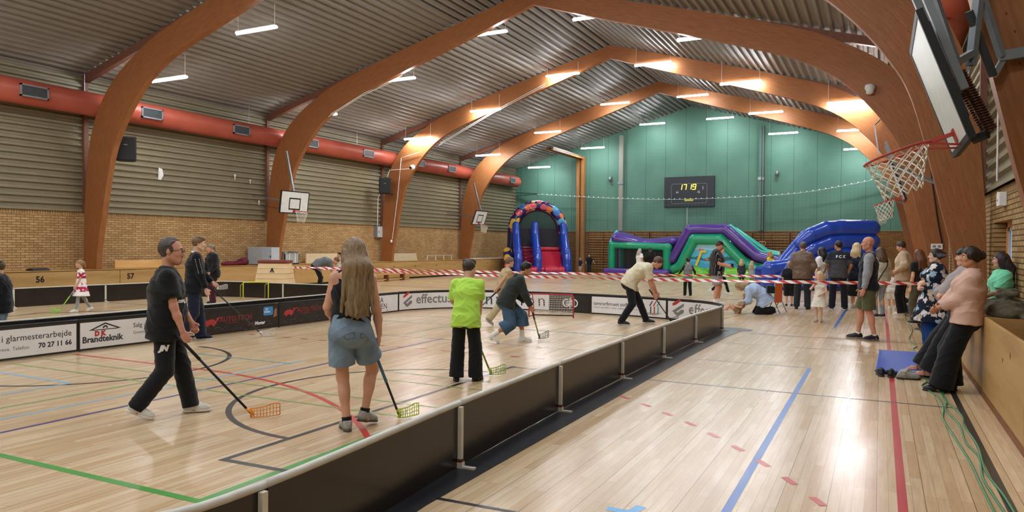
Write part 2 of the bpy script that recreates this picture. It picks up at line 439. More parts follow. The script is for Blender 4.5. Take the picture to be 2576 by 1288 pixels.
# ---- roof arches of glued pine
def catmull(p, n=6):
    p = [Vector(q) for q in p]; out = []
    for i in range(len(p)-1):
        a, b, c, d = p[max(i-1, 0)], p[i], p[i+1], p[min(i+2, len(p)-1)]
        for k in range(n):
            t = k/n; out.append(.5*((2*b)+(c-a)*t+(2*a-5*b+4*c-d)*t*t+(3*b-a-3*c+d)*t**3))
    out.append(p[-1]); return out
INNER = [(-21.14, 0), (-21.10, 1.3), (-20.86, 2.5), (-20.45, 4.2), (-20.05, 5.0), (-19.5, 5.72), (-18.85, 6.34), (-18.16, 6.78), (-17.24, 7.17), (-15.6, 7.72), (-12.35, 8.76), (-10.15, 9.50)]
OUTER = [(-21.75, 0), (-21.75, 1.3), (-21.70, 2.6), (-21.54, 4.24), (-21.27, 5.2), (-20.85, 5.95), (-20.2, 6.6), (-19.4, 7.12), (-18.3, 7.66), (-16.0, 8.40), (-12.6, 9.36), (-10.15, 10.05)]
def mirror(p, k): return [(-20.3-x+k*(XC-x)/11.6, z) for x, z in p]
TH = .18
def arch_half(parent, y, inn, out):
    I = catmull([(a, b, 0) for a, b in inn]); O = catmull([(a, b, 0) for a, b in out]); n = len(I)
    vs = []; fs = []; uv = []
    s = 0; ss = []
    for i in range(n):
        if i: s += (I[i]-I[i-1]).length
        ss.append(s)
    def quad(a, b, c, d, ua, ub, uc, ud):
        k = len(vs); vs.extend([a, b, c, d]); fs.append((k, k+1, k+2, k+3)); uv.extend([ua, ub, uc, ud])
    P = lambda v, yy: (v.x, yy, v.y)
    for i in range(n-1):
        d0 = (O[i]-I[i]).length; d1 = (O[i+1]-I[i+1]).length; a, b = ss[i], ss[i+1]
        for yy in (y, y+TH): quad(P(I[i], yy), P(O[i], yy), P(O[i+1], yy), P(I[i+1], yy), (a, 0), (a, d0), (b, d1), (b, 0))
        for L in (I, O): quad(P(L[i], y), P(L[i], y+TH), P(L[i+1], y+TH), P(L[i+1], y), (a, .005), (a, .04), (b, .04), (b, .005))
    me = bpy.data.meshes.new('arch_half'); me.from_pydata(vs, [], fs)
    u = me.uv_layers.new(name='UVMap'); u.data.foreach_set('uv', [q for p in uv for q in p])
    bm = bmesh.new(); bm.from_mesh(me); bmesh.ops.remove_doubles(bm, verts=bm.verts, dist=1e-4); bmesh.ops.recalc_face_normals(bm, faces=bm.faces); bm.to_mesh(me); bm.free()
    return obj('arch_half', me, parent, M_GLULAM)
ARCH_LABEL = ['curved pine roof arch behind the viewer', 'curved pine roof arch whose leg stands at the far right edge, nearest the viewer',
  'curved pine roof arch standing beside the larger black loudspeaker on the left wall', 'curved pine roof arch with the nearer left basketball board hanging from it',
  'curved pine roof arch with the white camera arm on its left leg', 'curved pine roof arch farthest back, just before the green end wall']
for y, lab in zip(ARCH_Y, ARCH_LABEL):
    if y < 0: pass
    a = thing('roof_arch', lab, 'roof arch', (0, 0, 0), 0, 'glued pine roof arches')
    arch_half(a, y, INNER, OUTER); arch_half(a, y, mirror(INNER, .33), mirror(OUTER, .1))
    for sgn in (0, 1):
        x0, x1 = (XL+.06, -15.2) if not sgn else (XR-.06, -5.1)
        MB().beam((x0, y+TH/2, roof_z(x0)-.12), (x1, y+TH/2, roof_z(x1)-.13), TH*.86, .22).build('rafter_tail', M_REDWOOD, a)
        xp = XL+.12 if not sgn else XR-.12
        MB().box(xp-.06, xp+.04, y+.02, y+TH-.02, BRICK_TOP, ZE-.1).build('wall_post', M_REDWOOD, a)

# ---- ventilation ducts
def duct(x, label, vents):
    d = thing('ventilation_duct', label, 'duct')
    prof = [(Y0+.1, .35)] + [(43.0, .35)] + [(43.0+.33*sin(a*pi/12), .35*cos(a*pi/12)) for a in range(1, 7)]
    prof = [(p, max(r, .002)) for p, r in prof]
    o = MB().tube([(x, p, 5.86) for p, r in prof], [r for p, r in prof], 32).build('duct_pipe', M_DUCT, d, smooth=True)
    t = NT('spiral_duct'); sp = t.sep(t.coord()); w = t.math('FRACT', t.math('MULTIPLY', sp[1], 8)); n = t.noise(t.coord(), 1.2)
    t.set(col=t.ramp(n, [(.3, 'a04837'), (.7, 'ad5543')]), rough=.42, spec=.4); t.bump(t.math('LESS_THAN', w, .12), .3, .01); o.data.materials[0] = t.m
    sg = 1 if x < XC else -1
    for y in vents:
        ang = radians(0)
        q = MB().box(-.02, .03, -.34, .34, -.13, .13)
        e = q.build('vent_grille', mat('3c4044', rough=.5, var=.2), d); e.location = (x+sg*.335, y, 5.85)
        f = MB()
        for (a0, a1, b0, b1) in ((-.38, .38, -.17, -.13), (-.38, .38, .13, .17), (-.38, -.34, -.17, .17), (.34, .38, -.17, .17)): f.box(-.02, .045, a0, a1, b0, b1)
        f.build('vent_frame', M_GREYPAINT, e)
        for z in (4.9,): pass
    for k in range(8):
        yy = Y0+3+k*6.4
        MB().cyl((x, yy, 6.2), (x, yy, roof_z(x)+.02), .006, 6).build('hanger_wire', M_STEEL, d)
duct(-21.38, 'red round ventilation duct along the left wall', [12.24, 15.92, 19.62, 23.34, 27.1, 31.33, 34.4, 38.2, 41.85])
duct(1.07, 'red round ventilation duct high on the right wall behind the large hoop', [9.5, 17, 24, 31])

# ---- LED tube lamps hung under the arches
t_ = NT('lamp_diffuser'); t_.set(col='ffffff', emit=LAMP_COLOR+(1,), es=LAMP_STRENGTH); M_LAMP = t_.m
def lamp_parts(parent, zroof, z):
    MB().box(-.74, .74, -.065, .065, .03, .075).build('lamp_housing', M_WHITE, parent)
    pr = [(-.07+.14*i/8, -.055*sin(pi*i/8)-.005) for i in range(9)]
    vs = MB().prism([(a, b+.035) for a, b in pr], -.75, .75, 'x'); vs.build('lamp_diffuser', M_LAMP, parent)
    MB().cyl((.7, 0, .07), (.7, 0, zroof-z+.09), .007, 6).build('hanging_wire', M_WHITE, parent)
    MB().cyl((-.7, 0, .07), (-.7, 0, zroof-z+.09), .007, 6).build('hanging_wire', M_WHITE, parent)
ROWN = ['behind the viewer', 'above the viewer', 'over the near boards', 'past the larger loudspeaker', 'past the nearer left hoop', 'by the camera arm arch', 'by the farthest arch', 'along the green wall']
COLN = ['first', 'second', 'third', 'fourth', 'fifth', 'sixth']
protos = {}
for r, y in enumerate(LAMP_Y):
    for k, (x, z) in enumerate(LAMP_X):
        o = thing('tube_lamp', '%s white tube lamp from left in the row %s' % (COLN[k], ROWN[r]), 'lamp', (x, y, z), 0, 'hanging tube lamps')
        if k not in protos:
            lamp_parts(o, roof_z(x-.7) if x > XC else roof_z(x-.7)+.02, z); protos[k] = o
        else:
            for c in protos[k].children:
                d = c.copy(); COL.objects.link(d); d.parent = o
# ------------------------------------------------------------------ floorball rinks
class Path:
    def __init__(s, pts, n=5):
        c = catmull([(x, y, 0) for x, y in pts], n); s.p = c; s.s = [0]
        for a, b in zip(c, c[1:]): s.s.append(s.s[-1]+(b-a).length)
        s.L = s.s[-1]
    def at(s, t):
        t = max(0, min(s.L-1e-6, t)); i = max(0, min(len(s.p)-2, int(np.searchsorted(s.s, t))-1))
        k = (t-s.s[i])/(s.s[i+1]-s.s[i]); p = s.p[i].lerp(s.p[i+1], k)
        a = s.p[max(i-1, 0)] if k < .5 else s.p[i]; b = s.p[i+1] if k < .5 else s.p[min(i+2, len(s.p)-1)]
        d = (b-a).normalized()
        return p, d, Vector((d.y, -d.x, 0))          # point, direction, inward side (right of travel)
    def near(s, x, y): return s.s[int(np.argmin([(q.x-x)**2+(q.y-y)**2 for q in s.p]))]
    def sheet(s, s0, s1, z0, z1, off, th, mb, mi=0):
        n = max(2, int((s1-s0)/.12)); rows = []
        for o, z in ((off, z0), (off+th, z0), (off+th, z1), (off, z1), (off, z0)):
            r = []
            for i in range(n+1):
                p, d, q = s.at(s0+(s1-s0)*i/n); r.append((p.x+q.x*o, p.y+q.y*o, z))
            rows.append(r)
        for a, b in zip(rows, rows[1:]): mb.strip(a, b, mi)
        for i in (0, n): mb.add([rows[k][i] for k in range(4)], [(0, 1, 2, 3)], mi)
    def bend(s, me, s0, off=0):
        """wrap a flat mesh drawn in (along, up, out) round the boards' inner face"""
        for v in me.vertices:
            p, d, q = s.at(s0+v.co.x); o = off+v.co.z; v.co = (p.x+q.x*o, p.y+q.y*o, v.co.y)
        me.update()
RH = .5
M_RINK = mat('26221f', rough=.22, spec=.5, var=.15, scale=3, name='rink_board_black')
M_RAIL = mat('c9c9c0', rough=.4, spec=.4, var=.06, name='rink_rail_grey')
M_POST = mat('d8d4c4', rough=.4, var=.08, name='rink_post')
M_ADW = mat('e3e3e6', rough=.35, spec=.4, var=.03, scale=3, name='ad_white')
M_ADB = mat('2a2626', rough=.35, var=.35, scale=7, name='ad_black')
M_INK = mat('33343a', rough=.5); M_INKG = mat('7d7f82', rough=.5); M_INKR = mat('b8383c', rough=.5); M_INKW = mat('e6e6e6', rough=.5); M_INKDR = mat('8e2a2c', rough=.5); M_INKB = mat('3c8fd0', rough=.5)
M_INKT = mat('4f9a8c', rough=.5); M_REDT = mat('b2343a', rough=.5)

def board(path, s0, s1, label, inner=None, post=True, rail=M_RAIL, grp='rink boards', rail_t=.03, outer=True):
    p0, d, q = path.at((s0+s1)/2)
    t = thing('rink_board', label, 'rink board', (0, 0, 0), 0, grp)
    mb = MB(); path.sheet(s0+.006, s1-.006, .012, RH-.02, -.018, .036, mb); o = mb.build('panel', M_RINK, t)
    mb = MB(); n = max(2, int((s1-s0)/.12)); pts = []
    for i in range(n+1):
        p, _, _ = path.at(s0+.003+(s1-s0-.006)*i/n); pts.append((p.x, p.y, RH-.012))
    mb.tube(pts, rail_t, 10); mb.build('top_rail', rail, t, smooth=True)
    if post:
        for ss in (s0,):
            p, d, q = path.at(ss+.045); m = Matrix(((d.x, -q.x, 0, p.x), (d.y, -q.y, 0, p.y), (0, 0, 1, 0), (0, 0, 0, 1)))
            MB().box(-.019, .019, .02, .05, .03, RH-.03, mtx=m).box(-.024, .024, .018, .06, .0, .05, mtx=m).box(-.02, .02, .02, .16, 0, .02, mtx=m).build('support_post', M_POST, t)
            MB().box(-.023, .023, .018, .055, .045, .075, mtx=m).build('post_clamp', mat('6a2f33', rough=.5), t)
    if inner:
        mb = MB(); path.sheet(s0+.03, s1-.03, .045, RH-.055, .0185, .004, mb); a = mb.build('advert_sheet', inner[0], t)
        inner[1](path, s0, s1, a)
    return t
def wtext(path, s, z, body, size, m, parent, off=.0235, **kw):
    me = text_mesh(body, size, ext=.0008, **kw)
    for v in me.vertices: v.co.y += z
    path.bend(me, s, off); return obj('lettering', me, parent, m)
def wpoly(path, s, z, polys, m, parent, name='emblem'):
    mb = MB()
    for P in polys:
        n = len(P); mb.add([(a, b, .0) for a, b in P]+[(a, b, .001) for a, b in P], [tuple(range(n, 2*n))]+[(i, (i+1) % n, n+(i+1) % n, n+i) for i in range(n)])
    me = mb.mesh(name)
    for v in me.vertices: v.co.y += z
    path.bend(me, s, .0235); return obj(name, me, parent, m)
def ring(cx, cy, r0, r1, a0=0, a1=360, n=20):
    out = []
    for i in range(n):
        a, b = radians(a0+(a1-a0)*i/n), radians(a0+(a1-a0)*(i+1)/n)
        out.append([(cx+r0*cos(a), cy+r0*sin(a)), (cx+r1*cos(a), cy+r1*sin(a)), (cx+r1*cos(b), cy+r1*sin(b)), (cx+r0*cos(b), cy+r0*sin(b))])
    return out

R1 = Path([(-11.03, 2.9), (-11.03, 5.0), (-11.02, 7.05), (-10.93, 9.2), (-10.88, 11.1), (-10.88, 13.2), (-10.86, 15.0), (-10.72, 15.75), (-10.3, 16.5), (-9.7, 16.95), (-9.0, 17.17), (-7.57, 17.27), (-6.43, 17.2), (-5.3, 17.05), (-4.4, 16.8), (-3.6, 16.5), (-3.08, 15.95), (-2.87, 15.2),
          (-2.94, 13.13), (-2.96, 11.05), (-2.965, 9.05), (-2.94, 6.95), (-2.87, 4.83), (-2.75, 2.72), (-2.85, 2.1), (-3.25, 1.45), (-3.9, 1.0), (-4.75, .82), (-5.6, .8)], 6)
J = [R1.near(*q) for q in ((-11.03, 2.9), (-11.03, 5.0), (-11.02, 7.05), (-10.93, 9.2), (-10.88, 11.1), (-10.88, 13.2), (-10.83, 15.25), (-9.6, 16.99), (-7.57, 17.27), (-6.43, 17.2), (-4.4, 16.8), (-2.87, 15.2), (-2.94, 13.13), (-2.96, 11.05), (-2.965, 9.05), (-2.94, 6.95), (-2.87, 4.83), (-2.75, 2.72), (-5.6, .8))]

def ad_glazier(P, s0, s1, a):
    L = s1-s0
    wtext(P, s0+1.95, .275, 'Alt i glarmesterarbejde', .128, M_INK, a, align='RIGHT'); wtext(P, s0+1.34, .145, 'Geminivej 60, Greve. Telefon:', .074, M_INKG, a, align='RIGHT'); wtext(P, s0+1.95, .14, '70 27 11 66', .102, M_INK, a, bold=.003, align='RIGHT')
def ad_fire(P, s0, s1, a):
    wpoly(P, s0+.16, .315, [[(0, 0), (.27, .11), (.54, 0), (.49, 0), (.27, .085), (.05, 0)], [(.06, -.005), (.48, -.005), (.48, .007), (.06, .007)]] + ring(.27, .02, .02, .045, 0, 180, 8), M_INK, a)
    wtext(P, s0+.26, .225, 'DK', .1, M_INKR, a, bold=.008, space=1.6); wtext(P, s0+.06, .13, 'Brandteknik', .135, M_INK, a, bold=.004, space=1.0)
    wtext(P, s0+.9, .3, 'Salg og service', .105, M_INK, a); wtext(P, s0+.9, .19, 'Geminivej 62, Greve', .075, M_INKG, a)
def car(P, s, z, a):
    wpoly(P, s, z, [[(0, 0), (.02, .07), (.1, .1), (.2, .1), (.25, .06), (.27, .01)], [(.2, .03), (.3, .12), (.34, .12), (.24, .02)], [(.26, .12), (.4, .13), (.4, .115), (.26, .105)]] + ring(.07, .0, .0, .03, 0, 360, 8) + ring(.2, .0, .0, .03, 0, 360, 8), M_INKR, a)
def scuffs(P, s, L, a, n, seed):
    rr = random.Random(seed); ps = []
    for _ in range(n):
        x, z = rr.uniform(0, L), rr.uniform(-.02, .1); w, h = rr.uniform(.01, .05), rr.uniform(.002, .007)
        ps.append([(x, z), (x+w, z+h*rr.uniform(-1, 1)), (x+w, z+h), (x, z+h)])
    wpoly(P, s, .06, ps, M_INKG, a, 'scuff_mark')
def ad_auto1(P, s0, s1, a):
    car(P, s0+.12, .2, a); wtext(P, s0+.45, .235, 'AUTO TECH', .135, M_INKDR, a, bold=.002); wtext(P, s0+.6, .19, 'AUTOSERVICE', .045, M_INKDR, a)
    wpoly(P, s0+1.5, .27, [[(0, .02), (.03, 0), (.22, 0), (.25, .02), (.25, .15), (.22, .17), (.03, .17), (0, .15)]], M_INKB, a, 'badge'); wtext(P, s0+1.55, .375, '5%', .055, M_INKW, a, bold=.002, off=.026); wtext(P, s0+1.52, .325, 'bonus', .062, M_INKW, a, bold=.002, off=.026)
    wpoly(P, s0+1.76, .22, [[(0, 0), (.03, .16), (.09, .17), (.09, .02)]], mat('9a6a48'), a, 'picture'); wtext(P, s0+1.1, .11, 'Auto', .085, M_INKDR, a, shear=.2); wtext(P, s0+1.28, .11, 'Mester', .09, M_INKW, a, shear=.2, bold=.004)
    scuffs(P, s0+.1, 1.6, a, 40, 3)
def ad_auto2(P, s0, s1, a):
    car(P, s0+.15, .24, a); wtext(P, s0+.52, .27, 'AUTO TECH', .13, M_INKDR, a, bold=.002); wtext(P, s0+.6, .22, 'AUTOSERVICE', .05, M_INKDR, a); scuffs(P, s0+.1, 1.6, a, 26, 5)
def ad_eden(P, s0, s1, a):
    wtext(P, s0+.95, .275, 'IDEA', .19, M_INK, a, space=1.1); wtext(P, s0+.97, .12, 'ODEN', .19, M_INK, a, space=1.1); wtext(P, s0+1.5, .06, '.de', .06, M_INKG, a)
def ad_eff(P, s0, s1, a, x=.18):
    k = 1.35
    sc = lambda L: [(p[0]*k, p[1]*k) for p in L]
    wpoly(P, s0+x, .1, [sc([(0, .18), (0, .22), (.13, .3), (.17, .27), (.06, .195)])], M_INKR, a); wpoly(P, s0+x, .1, [sc([(0, .09), (.22, .23), (.22, .18), (.04, .06), (.0, .08)]), sc([(.03, .05), (.1, .0), (.22, .07), (.22, .12), (.17, .12), (.1, .065), (.06, .085)])], M_INKG, a)
    wtext(P, s0+x+.42, .18, 'effectus', .34, M_INKG, a, bold=.006)
def ad_invision(P, s0, s1, a): wtext(P, s0+.06, .13, 'invision', .46, M_INK, a, space=1.3)
def ad_ring(P, s0, s1, a):
    c = (s1-s0)/2
    wpoly(P, s0+c, .25, ring(-.11, 0, .075, .105, 60, 330) + ring(.11, 0, .075, .105, -120, 150) + [[(-.13, -.012+d), (.13, -.012+d), (.13, .006+d), (-.13, .006+d)] for d in (-.04, .0, .04)] + [[(-.02, -.14), (-.005, -.14), (-.005, .14), (-.02, .14)], [(.01, -.14), (.025, -.14), (.025, .14), (.01, .14)]], M_INKW, a)
    scuffs(P, s0+.1, .9, a, 14, 9)
def ad_carp(P, s0, s1, a):
    wtext(P, s0+.08, .24, 'tømrerfirmaet steffensen a/s', .125, M_INK, a, space=.95); wtext(P, s0+.08, .17, 'Tømrer og snedker - nybyg - ombygning - vinduer og døre', .055, M_INKG, a)
    for k, m in enumerate((M_INK, M_INKR, M_INKT)):
        x = 1.62+k*.1
        wpoly(P, s0+x, .1, [[(0, .02), (.03, .02), (.03, .2), (0, .17)], [(-.03, .2), (.05, .32), (.075, .31), (.0, .19)]], m, a)
        wpoly(P, s0+1.5, .09+k*.02, [[(0, 0), (.3+k*.06, 0), (.3+k*.06, .008), (0, .008)]], m, a)
ADS = {1: (M_ADW, ad_glazier), 2: (M_ADW, ad_fire), 3: (M_ADB, ad_auto1), 4: (M_ADB, ad_auto2), 5: (M_ADW, ad_eden), 6: (M_ADW, ad_eff), 7: (M_ADW, ad_invision), 8: (M_ADB, ad_ring), 9: (M_ADW, ad_carp), 10: (M_ADW, lambda P, a, b, o: ad_eff(P, a, b, o, .15))}
BLAB = ['plain rink board in the near left corner outside the picture', 'rink board with the white glazier advert and a phone number', 'rink board with the white advert showing a triangle house emblem', 'rink board with the black advert and blue bonus badge',
 'black rink board whose car advert is beside the long-haired woman', 'white rink board advert half hidden behind the long-haired woman', 'curved rink board whose white advert has the large chevron emblem at its left', 'white rink board advert behind the red goal with thin rounded lettering', 'black rink board advert with the white twin-ring emblem',
 'white rink board with the carpenter advert behind the stooping man', 'curved far corner rink board with a chevron emblem at its right end', 'near side black rink board, farthest from the camera', 'near side black rink board, second from the far corner', 'near side black rink board, third from the far corner', 'near side black rink board, fourth from the far corner',
 'near side black rink board, fifth from the far corner', 'near side black rink board, sixth from the far corner, below the green blade', 'curved black rink board at the bottom edge, nearest the camera']
for i in range(len(J)-1):
    board(R1, J[i], J[i+1], BLAB[i], ADS.get(i), rail=M_RAIL if i >= 11 else M_BLACK, rail_t=.024 if i >= 11 else .02, post=True, grp=None)
R2 = Path([(-11.8, 3.0), (-11.78, 9.0), (-11.85, 14.2), (-12.1, 15.4), (-12.9, 16.4), (-14.0, 16.76), (-16.1, 16.72), (-17.8, 16.68), (-18.8, 16.3), (-19.4, 15.3), (-19.55, 14.2), (-19.75, 11.0), (-19.85, 5.0)], 6)
J2 = [R2.near(*q) for q in ((-11.8, 3.0), (-11.78, 6.6), (-11.78, 9.55), (-11.85, 12.6), (-12.1, 15.4), (-14.0, 16.76), (-16.1, 16.72), (-18.8, 16.3), (-19.6, 13.2), (-19.75, 11.0), (-19.82, 7.0), (-19.85, 5.0))]
B2 = ['second rink black board at the left edge, just behind the glazier advert', 'second rink black board just behind the house emblem advert', 'second rink black board just behind the bonus badge advert', 'second rink black board in its near corner behind the long-haired woman', 'second rink curved black board hidden behind the long hair',
      'second rink black board in front of the stooping man in grey', 'second rink black board behind the yellow hurdles', 'second rink curved black corner board behind the dark-jacketed woman', 'second rink black board below the number 57', 'second rink black board behind the girl in the flowered dress', 'second rink black board at the left edge of the picture']
for i in range(len(J2)-1): board(R2, J2[i], J2[i+1], B2[i], None, post=True, grp=None, rail_t=.018)

# black floor mats laid along the outside of the near boards
mb = MB(); a = []; b = []
for y, w0, w1 in ((.9, -2.82, -2.25), (2.5, -2.80, -2.5), (4.0, -2.84, -2.62), (7, -2.92, -2.63), (11, -2.94, -2.62), (14, -2.9, -2.58), (15.25, -2.84, -2.5)): a.append((w0, y)); b.append((w1, y))
poly = a+b[::-1]
tag(MB().prism(poly, .001, .006, 'z').build('floor_mat', mat('20242b', rough=.35, var=.2, scale=2, spec=.5)), 'long black rubber mat strip along the outside of the near boards', 'mat')
tag(MB().prism([(-2.72+.42*cos(k*pi/9)*1.0, 15.55+.3*sin(k*pi/9)) for k in range(18)], .001, .005, 'z').build('floor_mat', mat('2a3038', rough=.35, var=.2, scale=2)), 'small rounded black mat at the far corner of the near boards', 'mat')

# red floorball goal with white net
def goal():
    ang = 0.1
    g = thing('floorball_goal', 'red steel floorball goal with white net before the far boards', 'goal', (-6.95, 15.9, 0), .27)
    w, h, d = .53, .55, .45
    for sx in (-1, 1):
        MB().tube([(sx*w, 0, 0), (sx*w, 0, h-.05), (sx*(w-.05), 0, h)], .016, 10).build('goal_post', M_REDT, g, smooth=True)
        MB().tube([(sx*(w-.05), 0, h), (sx*(w-.05), d*.35, h-.02), (sx*(w-.05), d*.7, h*.55), (sx*(w-.05), d, .02), (sx*w, 0, .012)], .011, 8).build('side_hoop', M_REDT, g, smooth=True)
    MB().cyl((-w+.05, 0, h), (w-.05, 0, h), .016, 10).build('crossbar', M_REDT, g, smooth=True)
    MB().cyl((-w+.05, d, .014), (w-.05, d, .014), .013, 8).build('base_bar', mat('3a1c1e', rough=.5), g, smooth=True)
    mb = MB(); prof = [(0, h), (d*.35, h-.02), (d*.7, h*.55), (d*.97, .03)]; cp = catmull([(0, y, z) for y, z in prof], 5)
    for i in range(25):
        x = -w+.06+(2*w-.12)*i/24; mb.tube([(x, q.y, q.z) for q in cp], .0035, 4)
    for q in cp: mb.tube([(-w+.06, q.y, q.z), (w-.06, q.y, q.z)], .0035, 4)
    for sx in (-1, 1):
        for k in range(1, 8):
            z = h*k/8; y = np.interp(-z, [-q.z for q in cp], [q.y for q in cp]); mb.tube([(sx*(w-.05), 0, z), (sx*(w-.05), y, z)], .0035, 4)
    n = mb.build('net', mat('e4e2dd', rough=.7), g)
goal()
# two yellow hurdle frames standing in the second rink
M_YEL = mat('d8dc3c', rough=.4)
for k, (x, y) in enumerate(((-16.95, 16.2), (-16.68, 16.6))): pass
def hurdle(label, x, y, rz):
    g = thing('training_hurdle', label, 'hurdle', (x, y, 0), rz, 'yellow training hurdles')
    for sx in (-.36, .36):
        MB().tube([(sx, 0, 0), (sx, 0, .52), (sx*.97, 0, .55)], .017, 8).build('upright', M_YEL, g, smooth=True)
        MB().tube([(sx, .0, .5), (sx+.02, .16, .5), (sx+.04, .55, .44), (sx+.05, .62, .4), (sx+.06, .68, .0)], .012, 8).build('side_leg', mat('b9bd62', rough=.45), g, smooth=True)
    MB().cyl((-.35, 0, .55), (.35, 0, .55), .017, 8).build('top_bar', M_YEL, g, smooth=True)
hurdle('yellow tube hurdle frame standing before the second rink corner', -16.5, 15.95, 1.02)

# red and white barrier tape across the hall
def tape(label, a, b, sag, seg, tw, ph):
    t_ = NT('barrier_tape'); uv = t_.n('ShaderNodeUVMap'); s = t_.sep(uv.outputs[0])
    f = t_.math('FRACT', t_.math('ADD', t_.math('MULTIPLY', s[0], 3.3), t_.math('MULTIPLY', s[1], .55)))
    t_.set(col=t_.mix(t_.math('GREATER_THAN', f, .52), 'ece9e6', 'c93a40'), rough=.4, spec=.4)
    a = Vector(a); b = Vector(b); L = (b-a).length; n = int(L/.06); side = Vector((-(b-a).y, (b-a).x, 0)).normalized()
    vs = []; uv = []
    for i in range(n+1):
        k = i/n; p = a.lerp(b, k); p.z -= sag*4*k*(1-k); an = tw*sin(k*seg+ph)+.4*sin(k*seg*2.7+1)
        u = Vector((0, 0, 1))*cos(an)+side*sin(an)
        vs += [p-u*.038, p+u*.038]; uv += [(k*L, 0), (k*L, 1)]
    fs = [(2*i, 2*i+2, 2*i+3, 2*i+1) for i in range(n)]
    me = bpy.data.meshes.new('barrier_tape'); me.from_pydata(vs, [], fs); ul = me.uv_layers.new(name='UVMap')
    ul.data.foreach_set('uv', [c for f in fs for i in f for c in uv[i]])
    return tag(obj('barrier_tape', me, None, t_.m), label, 'barrier tape')
tape('red and white barrier tape, the lower one reaching the right wall', (-20.94, 21.4, .80), (.78, 17.55, .97), .1, 17, .75, .3)
tape('red and white barrier tape, the upper one ending behind the standing crowd', (-17.3, 18.85, .9), (-1.5, 23.1, .86), .04, 14, .55, 1.2)
def tape_post(x, y, h, label):
    p = thing('tape_post', label, 'post', (x, y, 0))
    MB().cyl((0, 0, .03), (0, 0, h), .016, 10).build('pole', mat('a68a62', rough=.6), p, smooth=True)
    MB().lathe([(0, .035), (.13, .03), (.15, 0), (0, 0)]).build('foot_plate', M_DARK, p, smooth=False)
tape_post(.8, 17.55, 1.0, 'thin wooden post holding the lower tape beside the floral-topped woman')
tape_post(-1.47, 23.12, .92, 'thin post holding the end of the upper tape among the crowd')
# ------------------------------------------------------------------ fixed furniture along the walls
bl = thing('spectator_bench', 'long plywood boxed bench along the left wall', 'bench')
BX = -20.95
js = [-8.0, -4.2, -.4, 3.4, 7.2, 11.0, 14.75, 18.5, 22.3, 26.1, 29.9, 33.7, 37.5, 41.3, 43.9]
for a, b in zip(js, js[1:]):
    MB().box(BX-.03, BX, a+.008, b-.008, .08, .86).build('front_panel', M_PLY, bl, bevel=.004)
    m_ = MB()
    for y in (a+.9, b-.9): m_.cyl((BX-.001, y, .62), (BX+.002, y, .62), .035, 12)
    if a > 24: m_.build('hand_hole', M_BLACK, bl)
MB().box(XL+.02, BX, -8.0, 43.9, .84, .87).build('bench_top', M_PLYR, bl)
MB().box(BX-.12, BX-.06, -8, 43.9, 0, .09).build('plinth', M_DARK, bl)
for s_, y in (('56', 12.22), ('57', 14.98)): text('lettering', s_, .24, (BX+.003, y, .56), (0, 1, 0), (0, 0, 1), M_BLACK, bl, bold=.006)
br_ = thing('spectator_bench', 'plywood boxed bench along the right wall behind the pink-jacketed woman', 'bench')
RX = 1.08
js = [43.9, 36, 30, 24, 18, 14.4, 11.2, 9.86, 7.32, 4.4, 1.4, -3.0]
for k, (b, a) in enumerate(zip(js, js[1:])):
    o = MB().box(RX, RX+.03, a+.006, b-.006, .06, .92).build('front_panel', M_PLY, br_, bevel=.004)
    MB().cyl((RX-.002, a+.75, .72), (RX+.001, a+.75, .72), .028, 12).cyl((RX-.002, a+1.2, .62), (RX+.001, a+1.2, .62), .024, 12).build('hand_hole', M_WOODDARK, br_)
    MB().box(RX, XR-.01, a-.006, a+.012, .02, .92).build('end_panel', M_PLYD, br_)
MB().box(RX+.03, XR-.01, 9.9, 43.8, .88, .915).build('bench_top', M_PLYR, br_)
MB().box(RX+.03, XR-.01, -3, 9.84, .1, .13).build('box_floor', M_PLYD, br_)
MB().box(XR-.03, XR-.01, -3, 9.84, .13, .92).build('box_back', M_PLYD, br_)
MB().box(RX-.012, RX, -3, 43.8, 0, .06).build('plinth', M_WOODDARK, br_)

# wall bars on the end wall
for k in range(9):
    x0 = -16.6+k*2.02
    if x0+1.9 > XR-.4: break
    t = thing('wall_bars', ['first', 'second', 'third', 'fourth', 'fifth', 'sixth', 'seventh', 'eighth', 'ninth'][k]+' wooden wall bars section from the left on the end wall', 'wall bars', (x0, 43.93, 0), 0, 'wall bars sections')
    if k == 0:
        for sx in (0, .95, 1.9): MB().box(sx-.02, sx+.02, -.1, .06, .1, 2.55).build('upright', M_WOODDARK, t)
        m_ = MB()
        for i in range(15): m_.box(-.02, 1.92, -.08, -.045, .28+i*.155, .32+i*.155)
        m_.build('bars', mat('a3733f', rough=.5), t); wb0 = t
    else:
        for c in wb0.children: d = c.copy(); COL.objects.link(d); d.parent = t
